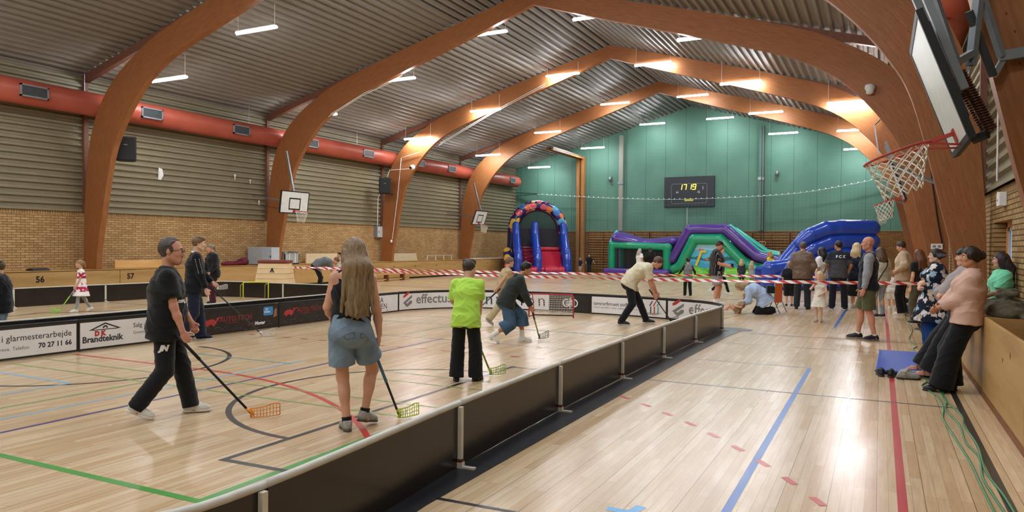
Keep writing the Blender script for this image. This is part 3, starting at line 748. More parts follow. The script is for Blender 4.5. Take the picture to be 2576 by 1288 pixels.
# columns on the end wall
c_ = thing('wall_column', 'pair of timber columns on the end wall beside the tall red and blue slide', 'column', (-17.05, 43.68, 0))
for sx in (-.2, .12): MB().box(sx-.1, sx+.1, -.14, .14, 0, 7.35).build('timber_post', M_GLULAM if False else ply_material('column_pine', ('8a5a30', 'a06f40', 'b3834e'), (4, 4, .4)), c_)
MB().box(-.07, .0, -.1, .3, 0, 7.3).build('dark_gap', M_WOODDARK, c_)
for sx in (-.2, .12): MB().box(sx-.05, sx+.05, -5.0, .0, 7.2, 7.34).build('top_beam', ply_material('column_pine', ('8a5a30', 'a06f40', 'b3834e'), (4, 4, .4)), c_)
MB().box(-.3, .2, -5.0, .0, 7.345, 7.37).build('steel_track', M_STEEL, c_)
for lab, x, zt in (('grey steel column on the end wall above the left end of the obstacle course', -14.5, 8.6), ('grey steel column on the end wall above the hanging rings', -6.15, 8.6)):
    c_ = thing('wall_column', lab, 'column', (x, 43.9, 0))
    MB().box(-.13, .13, -.1, .1, 2.66, zt).build('shaft', mat('5f7f78' if x > -10 else '8d8f86', rough=.5), c_); MB().box(-.16, .16, -.13, .1, 5.55, 5.72).build('collar', M_STEEL, c_)
for lab, x in (('small grey wall lantern on the green wall left of the scoreboard', -15.22), ('small grey wall lantern on the green wall right of the scoreboard', -5.29)):
    l_ = thing('wall_lantern', lab, 'lantern', (x, 43.98, 5.95))
    MB().box(-.07, .07, -.06, .05, -.14, .12).build('back_plate', M_GREYPAINT, l_); MB().lathe([(0, -.2), (.09, -.17), (.1, 0), (.07, .08), (0, .1)], (0, -.12, 0), 14).build('shade', M_STEEL, l_, smooth=True)

# scoreboard
sb = thing('scoreboard', 'dark wall scoreboard on the green end wall showing yellow digits', 'scoreboard', (-10.26, 43.95, 5.0))
M_SB = mat('262b33', rough=.45, var=.12)
MB().box(-1.5, 1.5, -.1, .05, -.92, .9).build('case', M_SB, sb, bevel=.015)
fr = MB(); c = []
for cx, cz, a0 in ((.98, .38, 0), (-.98, .38, 90), (-.98, -.62, 180), (.98, -.62, 270)):
    for k in range(6): an = radians(a0+k*18); c.append((cx+.08*cos(an), -.108, cz+.08*sin(an)))
fr.tube(c, .014, 6, closed=True).build('border_line', M_INKG, sb)
t_ = NT('yellow_led'); t_.set(col='f2e23c', emit='ffe23a', es=3.0); M_LED = t_.m
SEG = {'0': 'abcdef', '1': 'bc', '7': 'abc', '9': 'abcdfg'}
def digit(ch, x, z, parent, w=.17, h=.3):
    P = {'a': (0, h, w, h), 'b': (w, h/2, w, h), 'c': (w, 0, w, h/2), 'd': (0, 0, w, 0), 'e': (0, 0, 0, h/2), 'f': (0, h/2, 0, h), 'g': (0, h/2, w, h/2)}
    m_ = MB()
    for q in SEG[ch]:
        a, b, c, d = P[q]; m_.beam((x+a+.05*b/h, -.108, z+b), (x+c+.05*d/h, -.108, z+d), .03, .02, (0, 1, 0))
    m_.build('digit', M_LED, parent)
for ch, x in (('1', -.62), ('7', -.36), ('1', -.06), ('9', .2)): digit(ch, x, .12, sb)
for ch, x in (('H', -.78), ('G', .5)): text('lettering', ch, .2, (x, -.103, -.1), (1, 0, 0), (0, 0, 1), M_INKW, sb)
MB().box(-.26, .26, -.12, -.1, -.58, -.44).build('badge', mat('c9c34a', rough=.5), sb)
MB().box(.78, .86, -.106, -.1, .1, .3).build('indicator', M_INKG, sb)
MB().cyl((-.12, .0, -.92), (-.12, .0, -2.3), .02, 8).build('cable_pipe', mat('c8d4cc', rough=.5), sb)

# safety net across the end wall
nt = thing('safety_net', 'pale see-through ball net hung across the green end wall', 'net')
top = catmull([(-20.06, 5.05, 0), (-18.2, 4.9, 0), (-15.99, 4.74, 0), (-13.5, 4.6, 0), (-10.96, 4.52, 0), (-7.5, 4.56, 0), (-4.29, 4.71, 0), (-2.07, 5.02, 0), (-.33, 5.35, 0)], 6)
tz = lambda x: float(np.interp(x, [q.x for q in top], [q.y for q in top]))
M_NET = mat('86a698', rough=.8)
m_ = MB()
x = -20.0
while x < -.35: m_.beam((x, 43.5, .1), (x, 43.5, tz(x)), .003, .003); x += .2
for z in np.arange(.2, 5.2, .2):
    xs = [q.x for q in top if q.y > z]
    lo = min(xs); hi = max(xs)
    if z < 4.5: m_.beam((-20.0, 43.5, z), (-.33, 43.5, z), .003, .003, (0, 1, 0))
    else:
        m_.beam((-20, 43.5, z), (max(-20, max([q.x for q in top if q.x < -10.9 and q.y > z] or [-20])), 43.5, z), .003, .003, (0, 1, 0))
        m_.beam((min([q.x for q in top if q.x > -10 and q.y > z] or [-.3]), 43.5, z), (-.3, 43.5, z), .003, .003, (0, 1, 0))
m_.build('netting', M_NET, nt)
MB().tube([(q.x, 43.5, q.y) for q in top], .014, 6).build('top_rope', mat('b8c8be'), nt)
m_ = MB()
for k in range(1, 62):
    x = -20+k*.32; 
    bm_ = MB(); m_.lathe([(0, -.04), (.035, -.02), (.035, .02), (0, .04)], (x, 43.48, tz(x)+.03), 8)
m_.build('rope_hook', mat('dfe8e2', rough=.5), nt)
MB().beam((-21.7, 43.8, 5.2), (-20.06, 43.5, 5.08), .05, .05).beam((-21.7, 43.8, 5.0), (-20.06, 43.5, 5.06), .04, .04).beam((XR-.2, 43.7, 5.6), (-.3, 43.5, 5.36), .05, .05).build('wall_bracket', mat('24423a', rough=.5), nt)
# hanging rings
gr = thing('gym_rings', 'pair of gymnastic rings on long straps hanging before the end wall', 'gym rings', (-6.03, 43.6, 0))
for sx in (-.06, .08):
    MB().box(sx-.02, sx+.02, -.012, .012, 2.06, 8.6).build('strap', mat('3a3430', rough=.8), gr)
    MB().tube([(sx+.12*cos(a*pi/10), .01*sx, 1.93+.12*sin(a*pi/10)) for a in range(20)], .018, 8, closed=True).build('ring', M_PINE, gr, smooth=True)

# ------------------------------------------------------------------ things on the left wall and bench
def speaker(label, loc, rz, s, arm):
    t = thing('loudspeaker', label, 'loudspeaker', loc, rz)
    MB().prism([(-.28*s, -.1), (.28*s, -.1), (.28*s, .06), (.17*s, .26), (-.17*s, .26), (-.28*s, .06)], -.37*s, .37*s, 'z').build('cabinet', M_BLACK, t, bevel=.015)
    MB().box(-.25*s, .25*s, -.125, -.1, -.34*s, .34*s).build('grille', mat('1b1c1e', rough=.7, var=.3, scale=60), t, bevel=.01)
    MB().box(-.05*s, .05*s, -.13, -.124, .1*s, .13*s).build('badge', M_INKG, t)
    R_ = Matrix.Rotation(-rz, 3, 'Z'); L_ = lambda p: R_ @ (Vector(p)-Vector(loc))
    MB().beam((0, .2, -.2*s), L_(arm), .05, .05).build('wall_bracket', M_DARK, t)
speaker('larger black loudspeaker mounted beside the nearest left arch', (-20.5, 14.62, 4.53), radians(48), 1.0, (-20.65, 14.25, 4.2))
speaker('smaller looking black loudspeaker on the left arch above the grey fuse box', (-21.0, 28.3, 4.46), radians(38), 1.0, (-21.1, 29.08, 4.1))
fb = thing('fuse_box', 'pale grey metal fuse box on the brick wall left of an arch leg', 'fuse box', (-21.72, 28.95, 2.3))
MB().box(-.17, .02, -.3, .3, -.28, .28).build('case', M_GREYPAINT, fb, bevel=.01); MB().box(.02, .035, -.27, .27, -.26, .26).build('door', mat('c4cacd', rough=.4), fb, bevel=.006); MB().box(.035, .045, -.2, -.17, -.05, .05).build('latch', M_DARK, fb)
MB().tube([(0, -.25, .28), (.0, -.25, .4), (.02, -.25, 1.6), (.2, -.3, 2.0)], .015, 6).build('conduit', M_WHITE, fb)
cm = thing('security_camera', 'white camera on a thin arm fixed to the third left arch', 'camera', (-19.9, 28.95, 5.3))
MB().beam((-1.3, .0, -.02), (0, 0, 0), .03, .03).beam((-1.3, 0, -.02), (-1.45, 0, -.35), .03, .03).build('arm', M_WHITE, cm); MB().lathe([(0, -.12), (.09, -.1), (.12, 0), (.1, .1), (0, .13)], (.06, -.05, .05), 14).build('housing', M_WHITE, cm, smooth=True); MB().tube([(.03, -.14, .03), (.02, -.19, .02)], .06, 12).build('lens', M_BLACK, cm)
cd_ = thing('pull_cord', 'pale cord running down the third left arch to a small handle', 'cord')
MB().tube([(-19.5, 28.98, 6.05), (-20.55, 28.98, 5.85), (-20.75, 28.98, 4.0), (-21.05, 28.98, 1.95)], .014, 6).build('cord', M_WHITE, cd_); MB().lathe([(0, -.08), (.05, -.06), (.05, .05), (0, .08)], (-21.08, 28.95, 1.85), 10).build('handle', M_WHITE, cd_, smooth=True)
for lab, pts in (('pair of thin steel cables slung under the second left arch', [(-15.6, 21.9, 7.72), (-17.0, 21.5, 7.12), (-18.5, 21.42, 6.45)]), ('pair of thin steel cables slung under the third left arch', [(-13.0, 28.9, 8.6), (-15.6, 28.85, 7.55), (-18.4, 28.9, 6.3)])):
    c_ = thing('steel_cable', lab, 'cable')
    for dz in (0, .12): MB().tube([(a, b+dz, c+dz) for a, b, c in pts], .013, 6).build('strand', M_WHITE, c_)
lk = thing('storage_locker', 'grey metal two-door locker standing on the left bench beside an arch', 'locker', (-21.4, 21.1, .87))
MB().box(-.4, .35, -.45, .45, .02, .68).build('case', mat('a9b0b8', rough=.4), lk, bevel=.01)
MB().box(.35, .365, -.44, -.01, .03, .67).build('door', mat('8f969e', rough=.4), lk); MB().box(.35, .365, .01, .44, .03, .67).build('door', mat('b9bfc7', rough=.4), lk); MB().box(.365, .385, -.06, -.03, .28, .36).build('handle', M_DARK, lk)
cr = thing('wire_crate', 'grey crate with a white handle frame on the left bench behind the vaulting box', 'crate', (-21.4, 22.3, .87))
MB().box(-.3, .3, -.4, .4, 0, .04).box(-.3, -.27, -.4, .4, 0, .5).box(.27, .3, -.4, .4, 0, .42).box(-.3, .3, -.4, -.37, 0, .5).box(-.3, .3, .37, .4, 0, .5).build('crate_body', mat('a7a9a6', rough=.6), cr); MB().tube([(.31, -.16, .05), (.31, -.16, .42), (.31, .16, .42), (.31, .16, .05)], .022, 8).build('handle_frame', M_WHITE, cr)
def blob(n, fn, seed=0):
    """lumpy heap: grid of cells over an ellipse"""
    pass
tag(MB().box(-21.62, -21.55, 15.0, 17.2, .875, 1.12).build('timber_plank', ply_material('pale_plank', ('cf9f5c', 'e0b272', 'e8c088'), (1, .4, 3)), bevel=.005), 'pale wooden plank lying on the left bench above number 57', 'plank')
tag(MB().box(-21.6, -21.54, 23.6, 26.0, .875, 1.28).build('goal_board', mat('d9c9a6', rough=.5), bevel=.005), 'pale board with dark holes on the left bench behind the stooping man', 'board')
tag(MB().prism([(29.6, .872), (31.9, .872), (31.75, 1.25), (29.6, 1.25)], -21.6, -21.55, 'x').build('leaning_board', mat('d5c7a6', rough=.5), bevel=.004), 'cream board leaning on the left bench behind the barrier tape', 'board')
tr = thing('bench_trestle', 'white wooden trestle frame on the left bench behind the barrier tape', 'trestle', (-21.4, 33.8, .872))
MB().beam((0, -1.3, .26), (0, 1.3, .26), .05, .04).build('top_bar', mat('cdbd98', rough=.6), tr)
for y in (-1.2, -.4, .4, 1.2):
    MB().beam((0, y*1.05, 0.0), (0, y, .25), .04, .05).build('leg', mat('dcd6c6', rough=.6), tr)
tag(MB().box(-21.55, -21.5, 37.0, 41.3, .875, .93).build('white_rail', M_WHITE), 'white rail lying on the left bench beside the tall slide', 'rail')
t = thing('kit_bag', 'dark maroon kit bag slumped on the left bench between plank and locker', 'bag', (-21.45, 19.7, .87))
kb = [(-.05, -.55, .06, .06), (0, -.3, .08, .08), (.03, 0, .07, .075), (0, .25, .12, .12), (-.02, .45, .14, .15), (0, .6, .1, .1)]
MB().tube([(a, b, c) for a, b, c, r in kb], [r for a, b, c, r in kb], 12).build('bag_body', mat('6b1c2e', rough=.7, var=.2, bump=.3), t, smooth=True)
MB().tube([(.1, -.1, .1), (.12, .1, .22), (.1, .3, .2)], .014, 6).build('handle', mat('4a1420', rough=.7), t)
t = thing('folded_jacket', 'dark folded jacket lying on the left bench above number 56', 'jacket', (-21.4, 12.55, .872))
MB().prism([(-.2, 0), (.2, 0), (.15, .05), (0, .07), (-.16, .05)], -.24, .24, 'y').build('jacket_cloth', M_DARK, t, bevel=.015)
# vaulting box
vb = thing('vaulting_box', 'wooden layered vaulting box with a brown padded top and a black letter', 'vaulting box', (-18.1, 18.35, 0), .5)
h0 = 0
for k in range(6):
    z0, z1 = .02+k*.17, .02+(k+1)*.17-.008; w0, w1 = .62-.026*k, .62-.026*(k+1); d0, d1 = .45-.022*k, .45-.022*(k+1)
    MB().add([(-w0, -d0, z0), (w0, -d0, z0), (w0, d0, z0), (-w0, d0, z0), (-w1, -d1, z1), (w1, -d1, z1), (w1, d1, z1), (-w1, d1, z1)], [(0, 3, 2, 1), (4, 5, 6, 7), (0, 1, 5, 4), (1, 2, 6, 5), (2, 3, 7, 6), (3, 0, 4, 7)]).build('box_layer', ply_material('vault_ply', ('d9b480', 'e4c494', 'ecd0a4'), (1, 1, 4)), vb)
MB().box(-.5, .5, -.34, .34, 1.04, 1.14).build('padded_top', mat('7c3a2c', rough=.5), vb, bevel=.03)
text('lettering', 'A', .18, (-.06, -.385, .76), (1, 0, 0), (0, .13, 1), M_BLACK, vb, bold=.008)
# balance bench on the floor beside the left bench
bb = thing('balance_bench', 'low wooden gym bench on the floor before the left bench', 'bench', (-20.3, 27.6, 0), radians(4))
MB().box(-.12, .12, -2.0, 2.0, .30, .34).build('seat_plank', M_PINE if False else mat('c79a5c', rough=.5), bb, bevel=.005); MB().box(-.03, .03, -1.9, 1.9, .05, .11).build('lower_beam', mat('c99f66', rough=.5), bb)
for y in (-1.5, -.1, 1.3): MB().box(-.11, .11, y-.05, y+.05, 0, .3).build('leg', M_WOODDARK, bb)
for k, (y, z, s, lab) in enumerate(((16.83, 4.03, 1.0, 'white torn paper scrap stuck in the left wall cladding'), (20.0, 4.16, .5, 'small white shuttlecock stuck in the left cladding, highest of the three'), (20.75, 4.05, .4, 'small white shuttlecock stuck in the left cladding beside the second arch'), (21.2, 3.26, .45, 'small white shuttlecock stuck low in the cladding beside the second arch leg'))):
    if k == 0: o = MB().add([(-21.83, y-.06, z+.2), (-21.78, y+.05, z+.16), (-21.76, y+.08, z-.05), (-21.79, y, z-.22), (-21.83, y-.08, z-.2), (-21.8, y-.04, z)], [(0, 1, 2, 5), (5, 2, 3, 4), (0, 5, 4)]).build('paper_scrap', M_WHITE)
    else: o = MB().lathe([(0, -.1*s*1.6), (.04*s, -.08*s*1.6), (.03*s, 0), (.1*s, .16*s*1.6)], (-21.78, y, z), 10).build('shuttlecock', M_WHITE)
    tag(o, lab, 'litter' if k == 0 else 'shuttlecock')

# ------------------------------------------------------------------ basketball hoops
M_BOARDW = mat('dfe0dd', rough=.35, spec=.5); M_RIM = mat('a8392f', rough=.4); M_NETW = mat('e2ddd0', rough=.8)
def hoop_net(parent, c, ax, r, L, mesh=12, rows=7, thick=.0052, sag=(0, 0, 0)):
    """knotted net hanging from the rim"""
    a, b = ax; P = []
    for k in range(rows+1):
        t = k/rows; rr = r*(1-.42*t**.8)
        P.append([Vector(c)+(a*cos(2*pi*(j+.5*(k % 2))/mesh)+b*sin(2*pi*(j+.5*(k % 2))/mesh))*rr + Vector(sag)*t + Vector((0, 0, -L*t)) - Vector((0, 0, .0)) for j in range(mesh)])
    m_ = MB()
    for k in range(rows):
        for j in range(mesh):
            p = P[k][j]; q1 = P[k+1][j]; q2 = P[k+1][(j+(1 if k % 2 else -1)) % mesh]
            m_.tube([p, q1], thick, 5); m_.tube([p, q2], thick, 5)
    return m_.build('hoop_net', M_NETW, parent, smooth=True)
def hoop(label, loc, rz, tilt, bw, bh, arms, marks=True):
    """local frame: board faces -X, width along Y, tilted so that its top leans forward"""
    t = thing('basketball_hoop', label, 'basketball hoop', loc, rz)
    R = Matrix.Rotation(-tilt, 4, 'Y')            # top towards -X
    def T(p): return R @ Vector(p)
    MB().box(-.012, .012, -bw/2, bw/2, -bh/2, bh/2, mtx=R).build('backboard', M_BOARDW, t)
    fr = MB()
    e = .025
    for y0, y1, z0, z1 in ((-bw/2-e, -bw/2+e*.6, -bh/2-e, bh/2+e), (bw/2-e*.6, bw/2+e, -bh/2-e, bh/2+e), (-bw/2, bw/2, -bh/2-e, -bh/2+e*.6), (-bw/2, bw/2, bh/2-e*.6, bh/2+e)): fr.box(-.016, .03, y0, y1, z0, z1, mtx=R)
    fr.build('board_frame', M_BLACK, t)
    if marks:
        m_ = MB(); w, h, z0, l = .3, .45, -bh/2+.12, .05
        for y0, y1, a, b in ((-w, -w+l, z0, z0+h), (w-l, w, z0, z0+h), (-w, w, z0, z0+l), (-w, w, z0+h-l, z0+h)): m_.box(-.015, -.011, y0, y1, a, b, mtx=R)
        m_.build('target_marking', M_BLACK, t)
    zc = -bh/2+.1; rc = (-.17-.232, 0, zc)
    ring_ = [T((rc[0]+.232*cos(k*pi/18), .232*sin(k*pi/18), zc)) for k in range(36)]
    rm = MB().tube(ring_, .0095, 8, closed=True).build('rim', M_RIM, t, smooth=True)
    MB().box(-.17, -.012, -.035, .035, zc-.012, zc+.012, mtx=R).box(-.022, -.012, -.06, .06, zc-.07, zc+.03, mtx=R).beam(T((-.012, -.1, zc-.1)), T((-.25, -.18, zc)), .014, .014).beam(T((-.012, .1, zc-.1)), T((-.25, .18, zc)), .014, .014).build('rim_bracket', M_RIM, t)
    hoop_net(rm, T(rc), (R.to_3x3() @ Vector((1, 0, 0)), Vector((0, 1, 0))), .228, .40 if marks or arms is arms_far else .30, sag=(.05, 0, 0))
    arms(t, T); return t
def arms_near(t, T):
    g = M_GREYPAINT
    MB().beam(T((.045, -.4, -.3)), T((.045, -.4, .4)), .03, .03).beam(T((.045, .4, -.3)), T((.045, .4, .4)), .03, .03).beam(T((.045, -.4, -.3)), T((.045, .4, -.3)), .03, .03).beam(T((.045, -.4, .38)), T((.045, .4, .38)), .03, .03).build('back_frame', M_DARK, t)
    for y in (-.22, .22): MB().beam(T((.12, y, -.1)), T((.12, y, 1.6)), .07, .05).build('slide_rail', g, t)
    MB().beam((-.19, .2, 1.3), (.12, .02, .17), .06, .04).build('parallel_arm', g, t)
    MB().beam((.30, .29, 1.1), (.22, .22, .2), .06, .045).build('parallel_arm', g, t)
    MB().beam((.07, .04, .17), (.25, .24, .31), .05, .05).build('cross_bracket', g, t)
    MB().beam((.28, .27, .75), (.43, .375, .28), .05, .04).build('link_arm', g, t)
    MB().beam((.20, .2, .6), (.38, .37, .14), .045, .035).build('link_arm', mat('4a4f52', rough=.45), t)
    MB().beam((.38, .37, .14), (.45, .39, .28), .03, .04).beam((.41, .385, .285), (1.0, .43, .35), .05, .075).build('mount_bracket', g, t)
    MB().cyl((.22, .22, .22), (.17, .16, -.05), .014, 10).build('damper_rod', mat('c9ccce', rough=.25, metal=.9), t)
    for y in (-.09, .09):
        n = 120; p = []
        for i in range(n):
            a = i*2*pi/5; s = i/(n-1); b = T((.15, y, .05)).lerp(T((.19, y, -.42)), s); u = T((1, 0, 0)); p.append(b+u*(.035*cos(a))+Vector((0, .035*sin(a), 0)))
        MB().tube(p, .008, 5).build('coil_spring', mat('5a3a30', rough=.4, metal=.5), t, smooth=True)
    MB().cyl(T((.02, -.45, -.47)), T((.1, -.5, -.47)), .03, 12).build('rubber_stop', M_BLACK, t)
def arms_far(t, T):
    g = M_GREYPAINT
    for y in (-.35, .35): MB().beam(T((.06, y, -.3)), T((.06, y, .9)), .05, .05).build('slide_rail', g, t)
    MB().beam(T((.1, -.3, .3)), (.75, -.1, -.05), .05, .05).beam(T((.1, .3, .3)), (.75, .1, -.05), .05, .05).beam((.75, -.1, -.05), (1.29, 0, .05), .06, .06).build('parallel_arm', M_STEEL, t)
def arms_left(t, T):
    MB().beam(T((.06, 0, -.1)), T((.1, 0, .42)), .06, .06).beam(T((.1, 0, .4)), (.42, 0, 1.95), .06, .06).beam(T((.1, -.1, 0)), (2.12, 0, .3), .05, .05).beam(T((.06, -.4, .2)), T((.06, .4, .2)), .05, .05).build('support_pole', M_STEEL, t)
hoop('large near basketball hoop folded against the right wall arch, overhead', (.36, 6.18, 2.86), 0, radians(20), 1.12, .88, arms_near, False)
hoop('middle basketball hoop on the right wall, seen below the near net', (.32, 18.6, 3.2), 0, radians(20), 1.12, .88, arms_far, False)
hoop('farthest small basketball hoop on the right wall above the blue inflatable', (.3, 35.6, 3.6), 0, radians(20), 1.12, .88, arms_far, False)
hoop('nearer basketball hoop on the left wall, hanging by the second arch', (-19.66, 20.9, 3.24), pi, radians(7), 1.42, .8, arms_left)
hoop('farther basketball hoop on the left wall, hanging by the fourth arch', (-19.75, 35.3, 3.2), pi, radians(20), 1.3, .78, arms_left)
tag(MB().lathe([(0, .1), (.12, .09), (.13, 0), (.1, -.06), (.09, -.14), (0, -.17)], (-.3, 21.43, 5.9), 16).build('dome_camera', mat('c9cccb', rough=.4), smooth=True), 'pale dome camera under the second right arch', 'camera')
st = thing('steel_bracket', 'thin steel strut with a bent arm fixed to the third right arch', 'bracket')
MB().beam((-.25, 28.9, 6.05), (-.1, 28.9, 5.0), .06, .04).beam((-.25, 28.9, 6.05), (-.02, 29.0, 6.3), .04, .04).build('strut', M_STEEL, st)

# ------------------------------------------------------------------ right wall details
so = thing('wall_socket', 'white double socket plate on the wide right arch leg', 'socket', (1.28, 21.51, 1.76))
MB().box(-.13, .13, -.03, .04, -.07, .07).build('plate', M_WHITE, so, bevel=.006); MB().box(-.09, -.02, -.034, -.03, -.03, .03).box(.02, .09, -.034, -.03, -.03, .03).build('sockets', M_GREYPAINT, so)
MB().tube([(.13, -.01, 0), (.02, -.02, .6), (-.12, -.02, 1.6), (-.25, -.02, 3.0)], .018, 6).build('cable', M_BLACK, so)
tb = thing('thermostat_box', 'small white box on the right brick wall above the window', 'control box', (1.57, 12.6, 2.42))
MB().box(-.07, .03, -.13, .13, -.1, .1).build('case', M_WHITE, tb, bevel=.012); MB().box(-.075, -.07, -.02, .02, -.03, 0).build('sensor_slot', M_GREYPAINT, tb)
MB().tube([(-.05, .13, .12), (-.05, .13, .06)], .012, 6).build('conduit', M_WHITE, tb)

# ------------------------------------------------------------------ things on the floor at the right
mt = thing('gym_mat', 'blue gym mat lying on the floor before the bench at right', 'mat', (.36, 12.2, 0.021), -.02)
MB().box(-.38, .52, -1.12, 1.1, 0, .035).build('mat_cover', mat('2f55b4', rough=.45, spec=.4, var=.06, scale=3), mt, bevel=.012); MB().box(-.385, .525, -1.125, -1.115, .008, .027).build('edge_seam', mat('24408c'), mt)
for lab, ph, pts in (('green power cable snaking along the floor by the bench, the outer left one', 0, [(.50, 13.6), (.55, 12.0), (.52, 11.25), (.55, 10.7), (.48, 10.3), (.60, 9.7), (.62, 9.0), (.58, 8.4), (.62, 7.6), (.66, 6.8), (.67, 6.0), (.69, 5.2), (.72, 4.4)]),
                     ('green power cable snaking along the floor by the bench, the middle one', 1, [(.58, 13.7), (.62, 12.0), (.60, 11.2), (.63, 10.3), (.68, 9.5), (.64, 8.9), (.70, 8.2), (.69, 7.5), (.74, 7.0), (.70, 6.4), (.72, 5.9), (.76, 5.2), (.80, 4.4)]),
                     ('green power cable snaking along the floor by the bench, nearest the black line', 2, [(.56, 20.3), (.62, 17.5), (.50, 15.5), (.58, 14.5), (.52, 13.9), (.66, 12.0), (.66, 11.2), (.70, 10.2), (.66, 9.6), (.76, 8.7), (.74, 8.2), (.77, 7.4), (.74, 6.6), (.78, 6.0), (.80, 5.4), (.84, 4.4)])):
    cp = catmull([(x, y, .009) for x, y in pts], 8)
    tag(MB().tube(cp, .0085, 8).build('power_cable', mat('2f7a4a', rough=.4), smooth=True), lab, 'cable')
bg = thing('tool_bag', 'dark bag on a grey box standing behind the man in the cream jacket', 'bag', (.62, 21.9, 0))
MB().box(-.2, .25, -.25, .25, 0, .22).build('box', mat('4c5a78', rough=.6), bg, bevel=.03); MB().tube([(-.15, -.1, .26), (-.05, -.2, .4), (.1, -.12, .3), (.2, -.2, .45), (.05, .1, .32), (-.1, .1, .28)], [.05, .06, .07, .05, .06, .04], 8).build('bag_body', M_BLACK, bg, smooth=True)
# orange folding chair beside the kneeling woman
ch = thing('folding_stand', 'orange panel on a folding steel stand beside the kneeling woman in pale blue', 'stand', (-2.36, 20.15, 0), radians(76))
M_OR = mat('d9652a', rough=.45)
MB().box(-.24, .24, -.012, .012, .26, .80).build('panel', M_OR, ch, bevel=.01); MB().tube([(0, .0, .82), (-.05, .55, .84)], .013, 8).build('top_rail', M_STEEL, ch, smooth=True)
for sx in (-.24, .24): MB().tube([(sx, 0, .83), (sx, .0, .3), (sx, -.14, 0)], .013, 8).build('leg', M_STEEL, ch, smooth=True); MB().tube([(sx, 0, .45), (sx, .2, .0)], .013, 8).build('leg', M_STEEL, ch, smooth=True)
# ------------------------------------------------------------------ soft shapes: distance fields meshed by surface nets
def V3(p): return np.array([p[0], p[1], p[2]], dtype=np.float32)
class Cone:
    """round cone from a to b; flat = (axis, ratio) squeezes the section along one direction; cuts = [(point, normal)] removes the far side"""
    def __init__(s, a, b, ra, rb, flat=None, k=.03, cuts=(), sub=False):
        s.a, s.b, s.ra, s.rb, s.flat, s.k, s.cuts, s.sub = V3(a), V3(b), ra, rb, flat, k, cuts, sub
        m = max(ra, rb)
        if flat: m *= max(1, flat[1])
        s.lo = np.minimum(s.a, s.b)-m; s.hi = np.maximum(s.a, s.b)+m
    def f(s, X, Y, Z):
        d = s.b-s.a; L = float(d @ d) or 1e-9
        x, y, z = X-s.a[0], Y-s.a[1], Z-s.a[2]
        t = np.clip((x*d[0]+y*d[1]+z*d[2])/L, 0, 1)
        x = x-t*d[0]; y = y-t*d[1]; z = z-t*d[2]
        if s.flat:
            ax = V3(s.flat[0]); ax = ax/np.linalg.norm(ax); q = x*ax[0]+y*ax[1]+z*ax[2]; g = q*(1/s.flat[1]-1)
            x = x+g*ax[0]; y = y+g*ax[1]; z = z+g*ax[2]
        r = s.ra+t*(s.rb-s.ra); D = np.sqrt(x*x+y*y+z*z)-r
        for p, n in s.cuts:
            n = V3(n); n = n/np.linalg.norm(n); D = np.maximum(D, (X-p[0])*n[0]+(Y-p[1])*n[1]+(Z-p[2])*n[2])
        return D
class Ell:
    """ellipsoid; rot columns are its axes"""
    def __init__(s, c, r, rot=None, k=.02, cuts=(), sub=False):
        s.c, s.r, s.k, s.cuts, s.sub = V3(c), r, k, cuts, sub
        s.R = np.eye(3, dtype=np.float32) if rot is None else np.array(rot, dtype=np.float32)
        m = max(r); s.lo = s.c-m; s.hi = s.c+m
    def f(s, X, Y, Z):
        x, y, z = X-s.c[0], Y-s.c[1], Z-s.c[2]; R = s.R
        u = [(x*R[0][i]+y*R[1][i]+z*R[2][i]) for i in range(3)]
        k0 = np.sqrt(sum((q/r)**2 for q, r in zip(u, s.r))); k1 = np.sqrt(sum((q/(r*r))**2 for q, r in zip(u, s.r)))+1e-6
        D = k0*(k0-1)/k1
        for p, n in s.cuts:
            n = V3(n); n = n/np.linalg.norm(n); D = np.maximum(D, (X-p[0])*n[0]+(Y-p[1])*n[1]+(Z-p[2])*n[2])
        return D
class Box:
    def __init__(s, c, h, rot=None, r=.02, k=.02, sub=False):
        s.c, s.h, s.rr, s.k, s.sub = V3(c), h, r, k, sub
        s.R = np.eye(3, dtype=np.float32) if rot is None else np.array(rot, dtype=np.float32)
        m = float(np.linalg.norm(h)); s.lo = s.c-m; s.hi = s.c+m
    def f(s, X, Y, Z):
        x, y, z = X-s.c[0], Y-s.c[1], Z-s.c[2]; R = s.R
        q = [np.abs(x*R[0][i]+y*R[1][i]+z*R[2][i])-(s.h[i]-s.rr) for i in range(3)]
        o = np.sqrt(sum(np.maximum(a, 0)**2 for a in q)); return o+np.minimum(np.maximum(q[0], np.maximum(q[1], q[2])), 0)-s.rr
